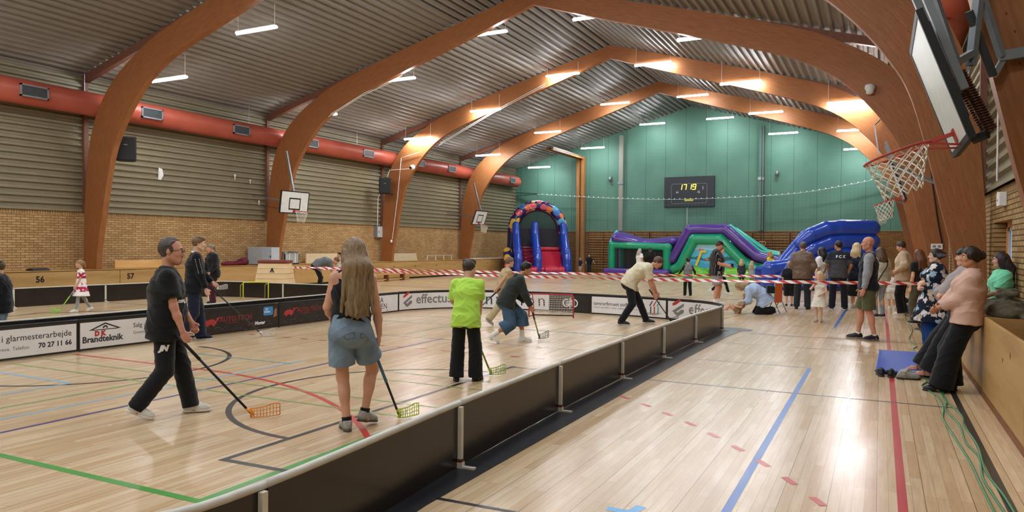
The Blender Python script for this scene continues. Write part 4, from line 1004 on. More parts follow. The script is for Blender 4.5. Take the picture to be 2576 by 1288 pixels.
def field_mesh(name, prims, vox, wrinkle=None, post=None):
    lo = np.min([p.lo for p in prims if not p.sub], axis=0)-3*vox; hi = np.max([p.hi for p in prims if not p.sub], axis=0)+3*vox
    n = np.ceil((hi-lo)/vox).astype(int)+1
    F = np.full(n, 1.0, dtype=np.float32)
    ax = [(lo[i]+vox*np.arange(n[i])).astype(np.float32) for i in range(3)]
    for p in prims:
        m = p.k+2.5*vox
        i0 = np.maximum(((p.lo-m-lo)/vox).astype(int), 0); i1 = np.minimum(((p.hi+m-lo)/vox).astype(int)+2, n)
        if (i1 <= i0).any(): continue
        sl = tuple(slice(a, b) for a, b in zip(i0, i1))
        X = ax[0][sl[0]][:, None, None]; Y = ax[1][sl[1]][None, :, None]; Z = ax[2][sl[2]][None, None, :]
        D = p.f(X, Y, Z); A = F[sl]
        if p.sub:
            D = -D; h = np.clip(.5-.5*(A-D)/p.k, 0, 1); F[sl] = A*(1-0)+(np.maximum(A, D)-A) if p.k < 1e-4 else (D*h+A*(1-h)+p.k*h*(1-h))
        else:
            h = np.clip(.5+.5*(A-D)/max(p.k, 1e-5), 0, 1); F[sl] = A*(1-h)+D*h-p.k*h*(1-h)
    if wrinkle is not None: F = F+wrinkle(ax[0][:, None, None], ax[1][None, :, None], ax[2][None, None, :]).astype(np.float32)
    if post is not None: F = post(F, ax[0][:, None, None], ax[1][None, :, None], ax[2][None, None, :])
    # naive surface nets
    S_ = F < 0
    c = [F[i:n[0]-1+i, j:n[1]-1+j, k:n[2]-1+k] for i in (0, 1) for j in (0, 1) for k in (0, 1)]
    s = sum(q.astype(np.int8) for q in [S_[i:n[0]-1+i, j:n[1]-1+j, k:n[2]-1+k] for i in (0, 1) for j in (0, 1) for k in (0, 1)])
    act = (s > 0) & (s < 8); I = np.argwhere(act)
    if len(I) == 0: return None
    idx = np.full(act.shape, -1, dtype=np.int64); idx[act] = np.arange(len(I))
    vals = np.stack([q[act] for q in c], 1)
    P = np.zeros((len(I), 3)); W_ = np.zeros(len(I)); cor = [(i, j, k) for i in (0, 1) for j in (0, 1) for k in (0, 1)]
    for a in range(8):
        for b in range(a+1, 8):
            d = [abs(u-v) for u, v in zip(cor[a], cor[b])]
            if sum(d) != 1: continue
            va, vb = vals[:, a], vals[:, b]; x = (va < 0) != (vb < 0)
            t = np.where(x, va/(np.where(x, va-vb, 1)), 0)
            for q in range(3): P[:, q] += np.where(x, cor[a][q]+t*(cor[b][q]-cor[a][q]), 0)
            W_ += x
    P = (P/W_[:, None]+I)*vox+lo
    faces = []
    for d in range(3):
        e1, e2 = [(1, 2), (2, 0), (0, 1)][d]
        sh = list(n); sh[d] -= 1
        a = S_[tuple(slice(0, n[q]-1) if q == d else slice(None) for q in range(3))]; b = S_[tuple(slice(1, n[q]) if q == d else slice(None) for q in range(3))]
        E = np.argwhere(a != b)
        E = E[(E[:, e1] > 0) & (E[:, e2] > 0) & (E[:, e1] < n[e1]-1) & (E[:, e2] < n[e2]-1)]
        fl_ = a[E[:, 0], E[:, 1], E[:, 2]]
        u = np.zeros(3, int); u[e1] = 1; v = np.zeros(3, int); v[e2] = 1
        q = [idx[tuple((E-o).T)] for o in (u+v, v, 0*u, u)]
        Q = np.stack(q, 1); Q[~fl_] = Q[~fl_][:, ::-1]; faces.append(Q)
    Q = np.concatenate(faces); Q = Q[(Q >= 0).all(1)]
    me = bpy.data.meshes.new(name); me.vertices.add(len(P)); me.vertices.foreach_set('co', P.astype(np.float32).ravel())
    me.loops.add(Q.size); me.loops.foreach_set('vertex_index', Q.astype(np.int32).ravel())
    me.polygons.add(len(Q)); me.polygons.foreach_set('loop_start', np.arange(0, Q.size, 4, dtype=np.int32))
    try: me.polygons.foreach_set('loop_total', np.full(len(Q), 4, dtype=np.int32))
    except Exception: pass
    me.update(calc_edges=True); me.validate(); me.shade_smooth(); return me
def soft(name, prims, vox, m, parent=None, **kw):
    me = field_mesh(name, prims, vox, **kw)
    return obj(name, me, parent, m)

# ------------------------------------------------------------------ inflatables
def vinyl(c, var=.05): return mat(c, rough=.22, spec=.5, var=var, scale=1.5, coat=.3, name='vinyl_'+c)
V_BLUE = vinyl('2347b0'); V_NAVY = vinyl('23245c'); V_RED = vinyl('c01f3c'); V_MAROON = vinyl('4a2030'); V_PURPLE = vinyl('55358f'); V_GREEN = vinyl('0f9a70'); V_TEAL = vinyl('36b8a8'); V_LIME = vinyl('7cc83e'); V_DARK = vinyl('33303c'); V_SKY = vinyl('58b4e0')
def chain(pts, r, k=.05, **kw):
    rs = r if isinstance(r, (list, tuple)) else [r]*len(pts)
    return [Cone(a, b, ra, rb, k=k, **kw) for a, b, ra, rb in zip(pts, pts[1:], rs, rs[1:])]

# tall slide, seen from its front: local X right, Y into the depth, Z up
sl_ = thing('inflatable_slide', 'tall red and blue inflatable slide with a balloon-patterned arch at the far left', 'inflatable slide', (-17.78, 39.5, 0), radians(34))
def side_wall(x, name):
    prof = [(.28, .42), (.25, .85), (.45, 1.25), (.85, 1.55), (1.25, 2.0), (1.5, 2.45), (1.62, 2.95)]
    pr = []
    for (y0, z0), (y1, z1) in zip(prof, prof[1:]): pr.append(Cone((x, y0, z0), (x, y1, z1), .24, .22, k=.05))
    pr.append(Cone((x, .28, .2), (x, .28, .45), .25, .25, k=.05))
    for y, z in ((.9, 1.2), (1.5, 2.0), (2.2, 2.6)): pr.append(Box((x, (y+2.9)/2, z/2), (.17, (2.9-y)/2, z/2), r=.12, k=.06))
    return soft(name, pr, .035, V_BLUE, sl_)
for x in (-1.45, -.28, 1.5): side_wall(x, 'side_bolster')
A_ = []
arcp = [(1.56*cos(a), 2.15, 2.65+1.55*sin(a)) for a in np.linspace(pi, 0, 17)]
t_ = NT('balloon_print'); v_ = t_.coord(); vo = t_.n('ShaderNodeTexVoronoi', i_Scale=2.3); vo.inputs['Randomness'].default_value = .7; t_.l(v_, vo.inputs['Vector'])
hue = t_.n('ShaderNodeSeparateColor'); t_.l(vo.outputs['Color'], hue.inputs[0])
ball = t_.ramp(hue.outputs[0], [(0, 'e04a58'), (.25, 'e8b84a'), (.45, '58a8d8'), (.62, 'e87a48'), (.8, '4a7ac8'), (.95, 'e05a78')], 'CONSTANT')
v2_ = t_.n('ShaderNodeTexVoronoi', i_Scale=16.0); t_.l(v_, v2_.inputs['Vector']); dots = t_.math('LESS_THAN', v2_.outputs['Distance'], .3)
ball = t_.mix(t_.math('MULTIPLY', dots, t_.math('LESS_THAN', hue.outputs[0], .3)), ball, 'f2e6e6')
t_.set(col=t_.mix(t_.math('LESS_THAN', vo.outputs['Distance'], .52), '27255e', ball), rough=.25, coat=.3); M_BALLOON = t_.m
soft('balloon_arch', chain(arcp, .3, .06), .035, M_BALLOON, sl_)
soft('arch_lining', chain([(p[0]*.84, 2.2, 2.65+(p[2]-2.65)*.84) for p in arcp], .14, .04), .03, V_MAROON, sl_)
soft('outer_column', [Cone((sx*1.72, 2.15, .2), (sx*1.62, 2.15, 2.7), .26, .26, k=.05) for sx in (-1, 1)] + [Box((0, 2.75, 1.0), (1.75, .35, 1.0), r=.2)], .04, V_NAVY, sl_)
MB().prism([(-1.3, 1.6), (1.4, 1.6), (1.4, 2.75), (-1.3, 2.75)], 2.25, 2.3).build('back_curtain', mat('2b2930', rough=.6), sl_)
t_ = NT('mesh_fabric'); t_.b.inputs['Alpha'].default_value = .4; t_.set(col='22262a', rough=.8); M_MESH = t_.m
MB().prism([(1.3*cos(a), 2.7+1.28*sin(a)) for a in np.linspace(0, pi, 17)], 2.3, 2.31).build('mesh_window', M_MESH, sl_)
soft('slide_bed', [Box((.6, 1.2, .7), (.72, .8, .1), rot=((1, 0, 0), (0, .62, -.78), (0, .78, .62)), r=.08), Box((.6, .6, .25), (.75, .6, .15), r=.1, k=.1), Box((.6, 2.1, 1.5), (.72, .4, .12), r=.08, k=.1)], .035, V_RED, sl_)
soft('step_ramp', [Box((-.86, 1.3, .7), (.44, .9, .12), rot=((1, 0, 0), (0, .64, -.77), (0, .77, .64)), r=.08), Box((-.86, 2.1, 1.5), (.44, .4, .12), r=.08, k=.1)], .035, V_RED, sl_)
for i in range(7):
    z = .42+i*.2; y = .62+i*.17
    MB().tube([(-1.2, y-.1, z+.14), (-.55, y-.1, z+.14)], .045, 10).build('step', V_MAROON, sl_, smooth=True)
soft('front_cushion', [Ell((-.87+.14*i, .05, .22), (.12, .26, .24), k=.05) for i in range(4)] + [Ell((.15+.17*i, .05, .22), (.13, .28, .25), k=.05) for i in range(7)], .03, V_RED, sl_)
soft('base_skirt', [Box((0, 1.2, .08), (1.85, 1.6, .1), r=.06)], .04, V_NAVY, sl_)
soft('side_cushion', [Cone((-1.95, .7, .3), (-1.95, 1.6, 1.3), .28, .28, k=.1)], .04, M_BALLOON, sl_)

# obstacle course: local X along the end wall, Y into the depth
oc = thing('inflatable_obstacle_course', 'green and purple inflatable obstacle course along the end wall', 'inflatable obstacle course', (-13.9, 41.3, 0), -.055)
soft('house_frame', chain([(-.3, .1, .3), (-.3, .1, 1.78), (3.15, .1, 1.66)], [.21, .21, .2], .06) + chain([(3.05, .1, 1.66), (3.05, .1, .3)], .24, .06) + chain([(-.3, 1.9, .3), (-.3, 1.9, 1.78), (3.15, 1.9, 1.66)], .2, .06), .035, V_GREEN, oc)
soft('roof_bolster', [Cone((-.1, .95, 2.16), (1.5, .95, 1.84), .42, .3, flat=((0, 1, 0), 2.6), k=.15), Cone((1.5, .95, 1.84), (3.3, .95, 1.98), .3, .33, flat=((0, 1, 0), 2.6), k=.15)], .04, V_PURPLE, oc)
soft('gable_trim', chain([(-.45, .12, .5), (-.45, .12, 1.8), (-.4, .5, 2.3), (-.36, .95, 2.58), (-.4, 1.4, 2.3), (-.45, 1.8, 1.8), (-.45, 1.8, .4)], .09, .03), .03, V_SKY, oc)
MB().box(-.1, 2.85, .12, .13, .35, 1.6).build('mesh_window', M_MESH, oc); MB().box(.2, 3.0, 1.85, 1.86, .3, 1.6).build('mesh_window', M_MESH, oc)
soft('house_base', [Box((1.35, .75, .2), (2.0, 1.3, .21), r=.18)], .04, V_PURPLE, oc)
tag_ = MB().box(.85, 1.2, -.58, -.56, .12, .34).build('caution_label', mat('d9c878', rough=.5), oc)
gp = [(3.45, .0, .42), (3.85, 0, .62), (4.62, 0, 2.12), (6.05, 0, 2.12), (7.35, 0, .85), (8.1, 0, .5)]
soft('green_arch', chain(gp, [.24, .28, .3, .3, .28, .24], .05), .035, V_GREEN, oc)
pp = [(3.0, .18, .85), (3.35, .18, 1.0), (4.32, .18, 2.66), (6.3, .18, 2.66), (8.0, .18, 1.22), (9.3, .18, .9)]
soft('purple_arch', chain(pp, [.22, .26, .3, .3, .28, .26], .05), .035, V_PURPLE, oc)
tp = [(4.1, .55, 2.76), (6.5, .55, 2.86), (8.1, .55, 1.45), (9.6, .55, 1.2)]
soft('turquoise_rail', chain(tp, .1, .03) + chain([(6.5, 1.8, 2.66), (8.2, 1.8, 1.45), (9.6, 1.8, 1.2)], .16, .03), .035, V_TEAL, oc)
soft('ramp_body', [Cone((4.2, 1.1, 1.3), (6.4, 1.1, 1.3), .9, .9, flat=((0, 1, 0), .8), k=.2), Cone((6.4, 1.1, 1.1), (9.3, 1.1, .5), .8, .45, flat=((0, 1, 0), 1.1), k=.2)], .06, V_DARK, oc)
soft('tail_bolster', [Cone((8.3, .2, .45), (9.6, .2, .5), .4, .42, k=.1)], .04, V_GREEN, oc)
t_ = NT('sea_print'); v_ = t_.coord(); s_ = t_.sep(v_); n_ = t_.noise(v_, 1.6, 3)
wv = t_.math('ADD', s_[2], t_.math('MULTIPLY', n_, .5))
col = t_.ramp(t_.math('DIVIDE', wv, 2.2), [(.2, '3fae4a'), (.33, '6fc24c'), (.36, '3aa0d0'), (.5, '4db4e0'), (.56, '2b6f80'), (.64, '58b8dc'), (.8, '9fd8ec')], 'CONSTANT'); t_.set(col=col, rough=.3, coat=.3)
MB().prism([(3.9, .2), (7.9, .2), (7.4, .75), (5.95, 1.9), (4.65, 1.9), (4.0, .8)], .03, .05).build('sea_panel', t_.m, oc)
for x, z, c in ((4.95, 1.55, 'e05a6a'), (5.75, 1.4, 'e88a8a'), (5.35, 1.0, 'e0742a'), (5.9, .7, 'e6b04a')):
    MB().prism([(x-.12, z), (x, z+.07), (x+.1, z), (x+.18, z+.06), (x+.18, z-.06), (x+.1, z), (x, z-.07)], .015, .03).build('fish_shape', vinyl(c), oc)
soft('green_mound', [Ell((4.6, -.05, .1), (.9, .3, .5), k=.1), Ell((6.9, -.05, .1), (1.1, .3, .5), k=.1), Box((5.7, -.1, .1), (2.1, .25, .14), r=.1, k=.1)], .035, V_LIME, oc)
g_ = MB().beam((4.75, -.02, .65), (5.05, -.02, 1.45), .12, .05, (0, 1, 0)).box(4.98, 5.3, -.05, .0, 1.38, 1.5).build('giraffe_shape', vinyl('e8c83a'), oc)

# blue slide
bs = thing('inflatable_slide', 'blue inflatable slide with rounded bolsters behind the standing crowd', 'inflatable slide', (-4.05, 30.9, 0), radians(25))
for i, (dz, dy) in enumerate(((2.5, .0), (1.95, -.02), (1.42, -.04))):
    x0 = 1.25+i*.12
    cp = [(x0-.0, dy, dz-.62+.1*i), (x0+.45, dy, dz-.3), (x0+1.1, dy, dz-.05), (x0+1.6, dy, dz), (4.1, dy, dz)]
    soft('side_bolster', chain(cp, [.22, .3, .33, .33, .33], .06), .035, V_BLUE, bs)
soft('low_wall', chain([(.05, 0, .3), (.1, 0, .85), (.9, 0, 1.0), (1.5, 0, 1.45)], [.3, .3, .26, .26], .08) + [Box((2.2, .05, .55), (2.05, .22, .58), r=.2, k=.08)], .035, V_BLUE, bs)
for k in range(4): soft('ramp_rib', [Cone((.25+k*.35, -.2, .15), (.75+k*.42, -.2, 1.0+k*.12), .12, .12, k=.04)], .03, V_BLUE, bs)
soft('slide_bed', [Box((2.2, 1.1, .45), (2.1, 1.0, .45), r=.15), Box((3.4, 1.1, 1.4), (.7, 1.0, 1.1), r=.2, k=.2)], .05, vinyl('1d3c9c'), bs)
soft('back_wall', chain([(1.3, 2.1, .9), (2.3, 2.1, 2.1), (4.1, 2.1, 2.3)], .35, .08), .05, V_BLUE, bs)
t_ = NT('ocean_print'); n_ = t_.noise(t_.coord(), 2.4, 4); t_.set(col=t_.ramp(n_, [(.3, '1d5f9c'), (.45, '38a0cc'), (.55, '7fd0e4'), (.7, '2f7fb4')]), rough=.3, coat=.3)
MB().box(3.0, 4.25, -.27, -.25, .3, 1.22).build('ocean_panel', t_.m, bs)
soft('base_skirt', [Box((2.15, 1.0, .07), (2.25, 1.35, .09), r=.05)], .05, V_NAVY, bs)
# ------------------------------------------------------------------ people: skeleton, body, clothes
def nrm(v): v = np.asarray(v, float); return v/(np.linalg.norm(v)+1e-12)
def A3(*p): return np.array(p, float)
def rotm(axis, deg):
    a = nrm(axis); t = radians(deg); K = np.array([[0, -a[2], a[1]], [a[2], 0, -a[0]], [-a[1], a[0], 0]]); return np.eye(3)+sin(t)*K+(1-cos(t))*K@K
def ik(a, b, l1, l2, pole):
    d = b-a; L = np.linalg.norm(d); u = d/(L+1e-9); Lc = min(L, (l1+l2)*.998)
    x = (l1*l1-l2*l2+Lc*Lc)/(2*Lc); y = sqrt(max(l1*l1-x*x, 0)); p = pole-u*(pole@u); p = nrm(p)
    return a+u*x+p*y, a+u*Lc
SKINS = {'fair': 'd9a58a', 'pale': 'e3b8a0', 'tan': 'c08a66', 'ruddy': 'd0957c'}
def skin_mat(k):
    key = 'skin'+k
    if key not in MATS:
        t = NT('skin_'+k); f = t.noise(t.coord(), 9, 4); c = lin(SKINS[k])
        t.set(col=t.ramp(f, [(.3, tuple(x*.86 for x in c[:3])+(1,)), (.7, c)]), rough=.5, spec=.35)
        t.b.inputs['Subsurface Weight'].default_value = .08; t.b.inputs['Subsurface Radius'].default_value = (.02, .008, .004)
        MATS[key] = t.m
    return MATS[key]
def hair_mat(c):
    key = 'hair'+c
    if key not in MATS:
        t = NT('hair_'+c); f = t.noise(t.coord(scale=(60, 60, 5)), 1.6, 4, .6); k = lin(c)
        t.set(col=t.ramp(f, [(.3, tuple(x*.45 for x in k[:3])+(1,)), (.65, tuple(min(1, x*1.25) for x in k[:3])+(1,))]), rough=.42, spec=.45); t.bump(f, .5, .01)
        MATS[key] = t.m
    return MATS[key]

class Sk: pass
def skeleton(P):
    """joints in the person's own frame (X right, Y forward), for a 1.75 m adult; scaled at the end"""
    s = Sk(); g = P.get
    s.hs = g('hs', 1.0); s.s = P['h']/(1.49+.26*s.hs)
    L = g('lean', 0); S_ = g('side', 0); tw = g('twist', 0); be = g('bend', 0)
    def dr(a, k=1): a = radians(a); q = radians(S_*k); return nrm(A3(sin(q), sin(a)*cos(q), cos(a)*cos(q)))
    p = A3(*g('pel', (0, 0, .93))); s.pel = p
    s.d0 = dr(L*.6); s.waist = p+.13*s.d0; s.d1 = dr(L); s.chest = s.waist+.22*s.d1; s.d2 = dr(L*1.03+be); s.shc = s.chest+.135*s.d2; s.neck = s.chest+.2*s.d2
    hy, hp = g('head', (0, None)); hp = L*.5 if hp is None else hp
    nd = nrm(.5*s.d2+.5*dr(hp, .5)); s.nt = s.neck+.055*nd*s.hs
    up = dr(hp, .6); rt = A3(1, 0, 0); rt = nrm(rt-up*(rt@up)); R = rotm(up, hy)
    s.hr = R@rt; s.hu = up; s.hf = np.cross(up, s.hr); s.hc = s.nt+.115*up*s.hs+.022*s.hf
    Rs = rotm(s.d2, tw)@A3(1, 0, 0); s.Rs = nrm(Rs-s.d2*(Rs@s.d2)); s.Fs = np.cross(s.d2, s.Rs)
    s.Rh = rotm((0, 0, 1), g('hiptwist', tw*.3))@A3(1, 0, 0); s.Fh = np.cross(A3(0, 0, 1), s.Rh)
    sw = g('sw', .16 if g('woman') else .17); s.sh = {}; s.el = {}; s.wr = {}; s.hip = {}; s.kn = {}; s.an = {}; s.hd = {}; s.hn = {}; s.ft = {}
    for sd, q in (('L', -1), ('R', 1)):
        s.sh[sd] = s.shc+q*sw*s.Rs-.01*s.d2; s.hip[sd] = p+q*.088*s.Rh+A3(0, 0, -.01)
        f = g('foot'+sd, (q*.1, 0, 0, 0)); x, y, yaw, heel = (list(f)+[0, 0, 0])[:4]; z0 = f[4] if len(f) > 4 else 0
        an = A3(x, y, .08+heel+z0); yv = rotm((0, 0, 1), yaw)@A3(0, 1, 0); s.kn[sd], s.an[sd] = ik(s.hip[sd], an, .43, .42, A3(*g('knee'+sd, tuple(yv))))
        pd = f[5] if len(f) > 5 else math.degrees(math.asin(min(.95, heel/.17))) if heel else 0
        s.ft[sd] = (yv*cos(radians(pd))+A3(0, 0, -1)*sin(radians(pd)))
        h = g('hand'+sd, None)
        h = s.sh[sd]+A3(q*.06, .03, -.525) if h is None else A3(*h)
        s.el[sd], s.wr[sd] = ik(s.sh[sd], h, .285, .255, A3(*g('elbow'+sd, (q*.5, -.7, -.3))))
        s.hd[sd] = nrm(A3(*g('hdir'+sd, tuple(s.wr[sd]-s.el[sd])))); n = A3(*g('palm'+sd, (-q, 0, 0))); s.hn[sd] = nrm(n-s.hd[sd]*(n@s.hd[sd]))
    k = s.s
    for a, v in list(vars(s).items()):
        if a in ('pel', 'waist', 'chest', 'shc', 'neck', 'nt', 'hc'): setattr(s, a, v*k)
        elif a in ('sh', 'el', 'wr', 'hip', 'kn', 'an'): setattr(s, a, {i: j*k for i, j in v.items()})
    return s

def hand_prims(s, sd, curl, k):
    w, d, n = s.wr[sd], s.hd[sd], s.hn[sd]; q = 1 if sd == 'R' else -1
    th = np.cross(d, n)*q; out = [Cone(w-d*.01*k, w+d*.05*k, .024*k, .036*k, flat=(n, .55), k=.012*k), Cone(w+d*.05*k, w+d*.088*k, .038*k, .036*k, flat=(n, .5), k=.012*k)]
    for i, (o, ln) in enumerate(((.029, .9), (.0105, 1.0), (-.0085, .94), (-.027, .74))):
        b = w+d*(.086-.004*abs(i-1))*k+th*o*k; a = curl*(.8+.12*i); dd = d; r = .0083*k
        for seg, l in enumerate((.043, .028, .021)):
            a_ = a*(1, 1.05, .8)[seg]; ax = np.cross(d, n); dd = rotm(ax, a_)@dd; e = b+dd*l*ln*k; out.append(Cone(b, e, r, r*.92, k=.004*k)); b = e; r *= .92
    b = w+d*.03*k+th*.026*k; t1 = nrm(th*.75+d*.6+n*(.25+curl/110)); e = b+t1*.04*k; out.append(Cone(b, e, .0125*k, .0105*k, k=.01*k)); t2 = nrm(t1+d*.45+n*curl/70); out.append(Cone(e, e+t2*.032*k, .0102*k, .0085*k, k=.004*k))
    return out
def body_prims(s, P):
    k = s.s; g = P.get('g', 1.0); be = P.get('belly', 0); w = P.get('woman', False); lm = P.get('limb', g)
    o = [Cone(s.pel-.03*k*s.d0, s.waist, .122*g*k, .108*g*k, flat=(s.Rh, 1.32), k=.05*k), Cone(s.waist, s.chest, .108*g*k, .124*g*k, flat=(s.Rs, 1.32), k=.06*k), Cone(s.chest, s.shc, .124*g*k, .088*g*k, flat=(s.Rs, 1.5), k=.05*k),
         Cone(s.sh['L'], s.sh['R'], .052*k, .052*k, k=.05*k), Cone(s.neck-.05*k*s.d2, s.nt+.04*k*s.hu, .058*k*(1+.1*(g-1)), .051*k*s.hs**.5, k=.03*k)]
    for q in (-1, 1): o.append(Ell(s.pel+q*.06*k*s.Rh-.062*k*s.Fh-.02*k*s.d0, (.075*g*k, .07*g*k, .085*g*k), k=.04*k))
    if be: o.append(Ell(s.waist+s.Fs*.05*k*(1+be), (.135*g*k, (.07+.06*be)*k, .14*k), k=.06*k))
    if w:
        for q in (-1, 1): o.append(Ell(s.chest+q*.07*k*s.Rs+.1*g*k*s.Fs+.03*k*s.d2, (.06*g*k,)*3, k=.04*k))
    for sd in 'LR':
        o += [Cone(s.sh[sd], s.el[sd], (.045 if w else .05)*lm*k, .038*lm*k, k=.03*k), Cone(s.el[sd], s.el[sd]*.6+s.wr[sd]*.4, .038*lm*k, .038*lm*k, k=.02*k), Cone(s.el[sd]*.6+s.wr[sd]*.4, s.wr[sd], .038*lm*k, .025*k, k=.02*k)]
        o += hand_prims(s, sd, P.get('curl'+sd, P.get('curl', 22)), k*1.02)
        th, kn, an = s.hip[sd], s.kn[sd], s.an[sd]; bk = nrm(np.cross(np.cross(an-kn, s.ft[sd]), an-kn)); bk = -bk if bk@s.ft[sd] > 0 else bk
        o += [Cone(th, kn, .082*lm*k, .052*lm*k, k=.04*k), Cone(kn, an, .05*lm*k, .034*k, k=.03*k), Ell(kn*.68+an*.32+bk*.018*k, (.043*lm*k, .045*lm*k, .1*k), k=.04*k)]
        f = s.ft[sd]; hb = -f*.05*k+an*1.0; toe = an+f*.15*k
        dn = A3(0, 0, -1); dn = nrm(dn-f*(dn@f)); o += [Cone(an+dn*.045*k-f*.035*k, an+dn*.05*k+f*.13*k, .03*k, .024*k, k=.03*k), Cone(an, an+dn*.045*k+f*.03*k, .034*k, .034*k, k=.03*k)]
    # head
    q = k*s.hs; C, R, F, U = s.hc, s.hr, s.hf, s.hu; rot = np.stack([R, F, U], 1)
    E = lambda x, y, z, r, kk=.02, sub=False: Ell(C+(R*x+F*y+U*z)*q, tuple(i*q for i in r), rot, k=kk*q, sub=sub)
    Cn = lambda a, b, ra, rb, kk=.012: Cone(C+(R*a[0]+F*a[1]+U*a[2])*q, C+(R*b[0]+F*b[1]+U*b[2])*q, ra*q, rb*q, k=kk*q)
    o += [E(0, -.012, .026, (.074, .094, .088)), E(0, .03, -.03, (.057, .06, .082), .03), E(0, .052, -.085, (.03, .03, .024), .03)]
    for x in (-1, 1):
        o += [Cn((x*.05, .0, -.055), (x*.024, .06, -.088), .022, .02, .03), E(x*.036, .062, -.025, (.024, .018, .022), .02), Cn((x*.012, .082, .026), (x*.042, .07, .024), .009, .008, .014), E(x*.0745, -.008, -.006, (.009, .019, .03), .006), E(x*.013, .094, -.026, (.009, .01, .008), .006)]
    o += [Cn((0, .084, .018), (0, .104, -.02), .008, .012, .01), E(0, .083, -.052, (.023, .01, .007), .006), E(0, .08, -.062, (.02, .01, .007), .006)]
    for x in (-1, 1): o.append(E(x*.031, .088, .008, (.017, .012, .01), .01, True))
    return o

def WR(A, f, ph=0):
    """soft creases: ridged waves running diagonally, broken up by slow warps"""
    def w(X, Y, Z):
        a = np.sin(f*.23*(Z+1.3*X)+ph)+np.sin(f*.31*(Y-X+.6*Z)+2.1*ph); m = .5+.5*np.sin(f*.28*(Z*1.2-X+Y)+1.7*ph+a)
        r1 = 1-np.abs(np.sin(f*(.62*Z+.42*X+.25*Y)+1.6*a+ph)); r2 = 1-np.abs(np.sin(f*(.75*Z-.5*X+.35*Y)-1.3*a+2*ph))
        return -A*(r1**2*m+r2**2*(1-m)-.35)*1.3
    return w
def top_prims(s, P, sleeve=.5, hem=-.05, fit=.018, sfit=None, flare=0, shw=.72, under=0):
    k = s.s; g = P.get('g', 1.0); lm = P.get('limb', g); sf = fit if sfit is None else sfit; be = P.get('belly', 0)
    hp = s.pel+hem*k*s.d0; c = [(hp, -s.d0)]; lo = max(fit, under)
    o = [Cone(hp-.02*k*s.d0, s.waist, (.128*g+lo+flare)*k, (.112*g+fit+flare*.4)*k, flat=(s.Rh, 1.32), k=.05*k, cuts=c), Cone(s.waist, s.chest, (.112*g+fit)*k, (.126*g+fit)*k, flat=(s.Rs, 1.32), k=.06*k, cuts=c), Cone(s.chest, s.shc, (.126*g+fit)*k, (.088*g+fit*.7)*k, flat=(s.Rs, 1.5), k=.05*k),
         Cone(s.sh['L'], s.sh['R'], (.052+fit*.55)*k, (.052+fit*.55)*k, k=.05*k) if sleeve > 0 else Cone(s.sh['L']*(.5+shw/2)+s.sh['R']*(.5-shw/2), s.sh['R']*(.5+shw/2)+s.sh['L']*(.5-shw/2), (.05+fit*.7)*k, (.05+fit*.7)*k, k=.04*k)]
    for q in (-1, 1): o.append(Ell(s.pel+q*.06*k*s.Rh-.062*k*s.Fh-.02*k*s.d0, ((.076*g+lo)*k, (.071*g+lo)*k, (.086*g+lo)*k), k=.04*k, cuts=c))
    if hem < -.01 and under:
        for sd in 'LR': o.append(Cone(s.hip[sd]+.04*k*s.d0, s.hip[sd]*.6+s.kn[sd]*.4, (.084*lm+lo)*k, (.078*lm+lo)*k, k=.05*k, cuts=c))
    if be: o.append(Ell(s.waist+s.Fs*.05*k*(1+be), ((.135*g+fit)*k, (.07+.06*be+fit)*k, .15*k), k=.06*k, cuts=c))
    if P.get('woman'):
        for q in (-1, 1): o.append(Ell(s.chest+q*.07*k*s.Rs+.1*g*k*s.Fs+.03*k*s.d2, ((.06*g+fit*.8)*k,)*3, k=.05*k))
    for sd in 'LR':
        if sleeve <= 0: continue
        a, e, w = s.sh[sd], s.el[sd], s.wr[sd]
        if sleeve <= .52:
            t = sleeve/.52; p = a+(e-a)*t; o.append(Cone(a, p+(e-a)*.05, (.052*lm+sf)*k, (.05*lm-.012*t+sf*1.25)*k, k=.04*k, cuts=[(p, e-a)]))
        else:
            t = (sleeve-.52)/.48; p = e+(w-e)*t; o += [Cone(a, e, (.052*lm+sf)*k, (.041*lm+sf)*k, k=.04*k), Cone(e, p, (.041*lm+sf)*k, (.03*lm+sf*.8)*k, k=.03*k, cuts=[(p, w-e)])]
    return o
def pants_prims(s, P, leg=1.0, fit=.016, wide=0, rise=.06):
    k = s.s; g = P.get('g', 1.0); lm = P.get('limb', g); c = [(s.pel+rise*k*s.d0, s.d0)]
    o = [Cone(s.pel-.03*k*s.d0, s.waist, (.124*g+fit)*k, (.11*g+fit)*k, flat=(s.Rh, 1.32), k=.05*k, cuts=c)]
    for q in (-1, 1): o.append(Ell(s.pel+q*.06*k*s.Rh-.062*k*s.Fh-.02*k*s.d0, ((.076*g+fit)*k, (.071*g+fit)*k, (.086*g+fit)*k), k=.04*k, cuts=c))
    for sd in 'LR':
        a, n, e = s.hip[sd], s.kn[sd], s.an[sd]
        if leg <= .5:
            t = leg/.5; p = a+(n-a)*t; o.append(Cone(a, p+(n-a)*.06, (.084*lm+fit)*k, (.084*lm-.03*t*lm+fit+wide)*k, k=.012*k, cuts=[(p, n-a)]))
        else:
            t = (leg-.5)/.5; p = n+(e-n)*t+nrm(e-n)*(.02*k if t > .95 else 0); o += [Cone(a, n, (.084*lm+fit)*k, (.055*lm+fit+wide*.5)*k, k=.014*k), Cone(n, p+(e-n)*.03, (.055*lm+fit+wide*.5)*k, (.055*lm-.015*t+fit+wide)*k, k=.014*k, cuts=[(p, e-n)])]
    return o
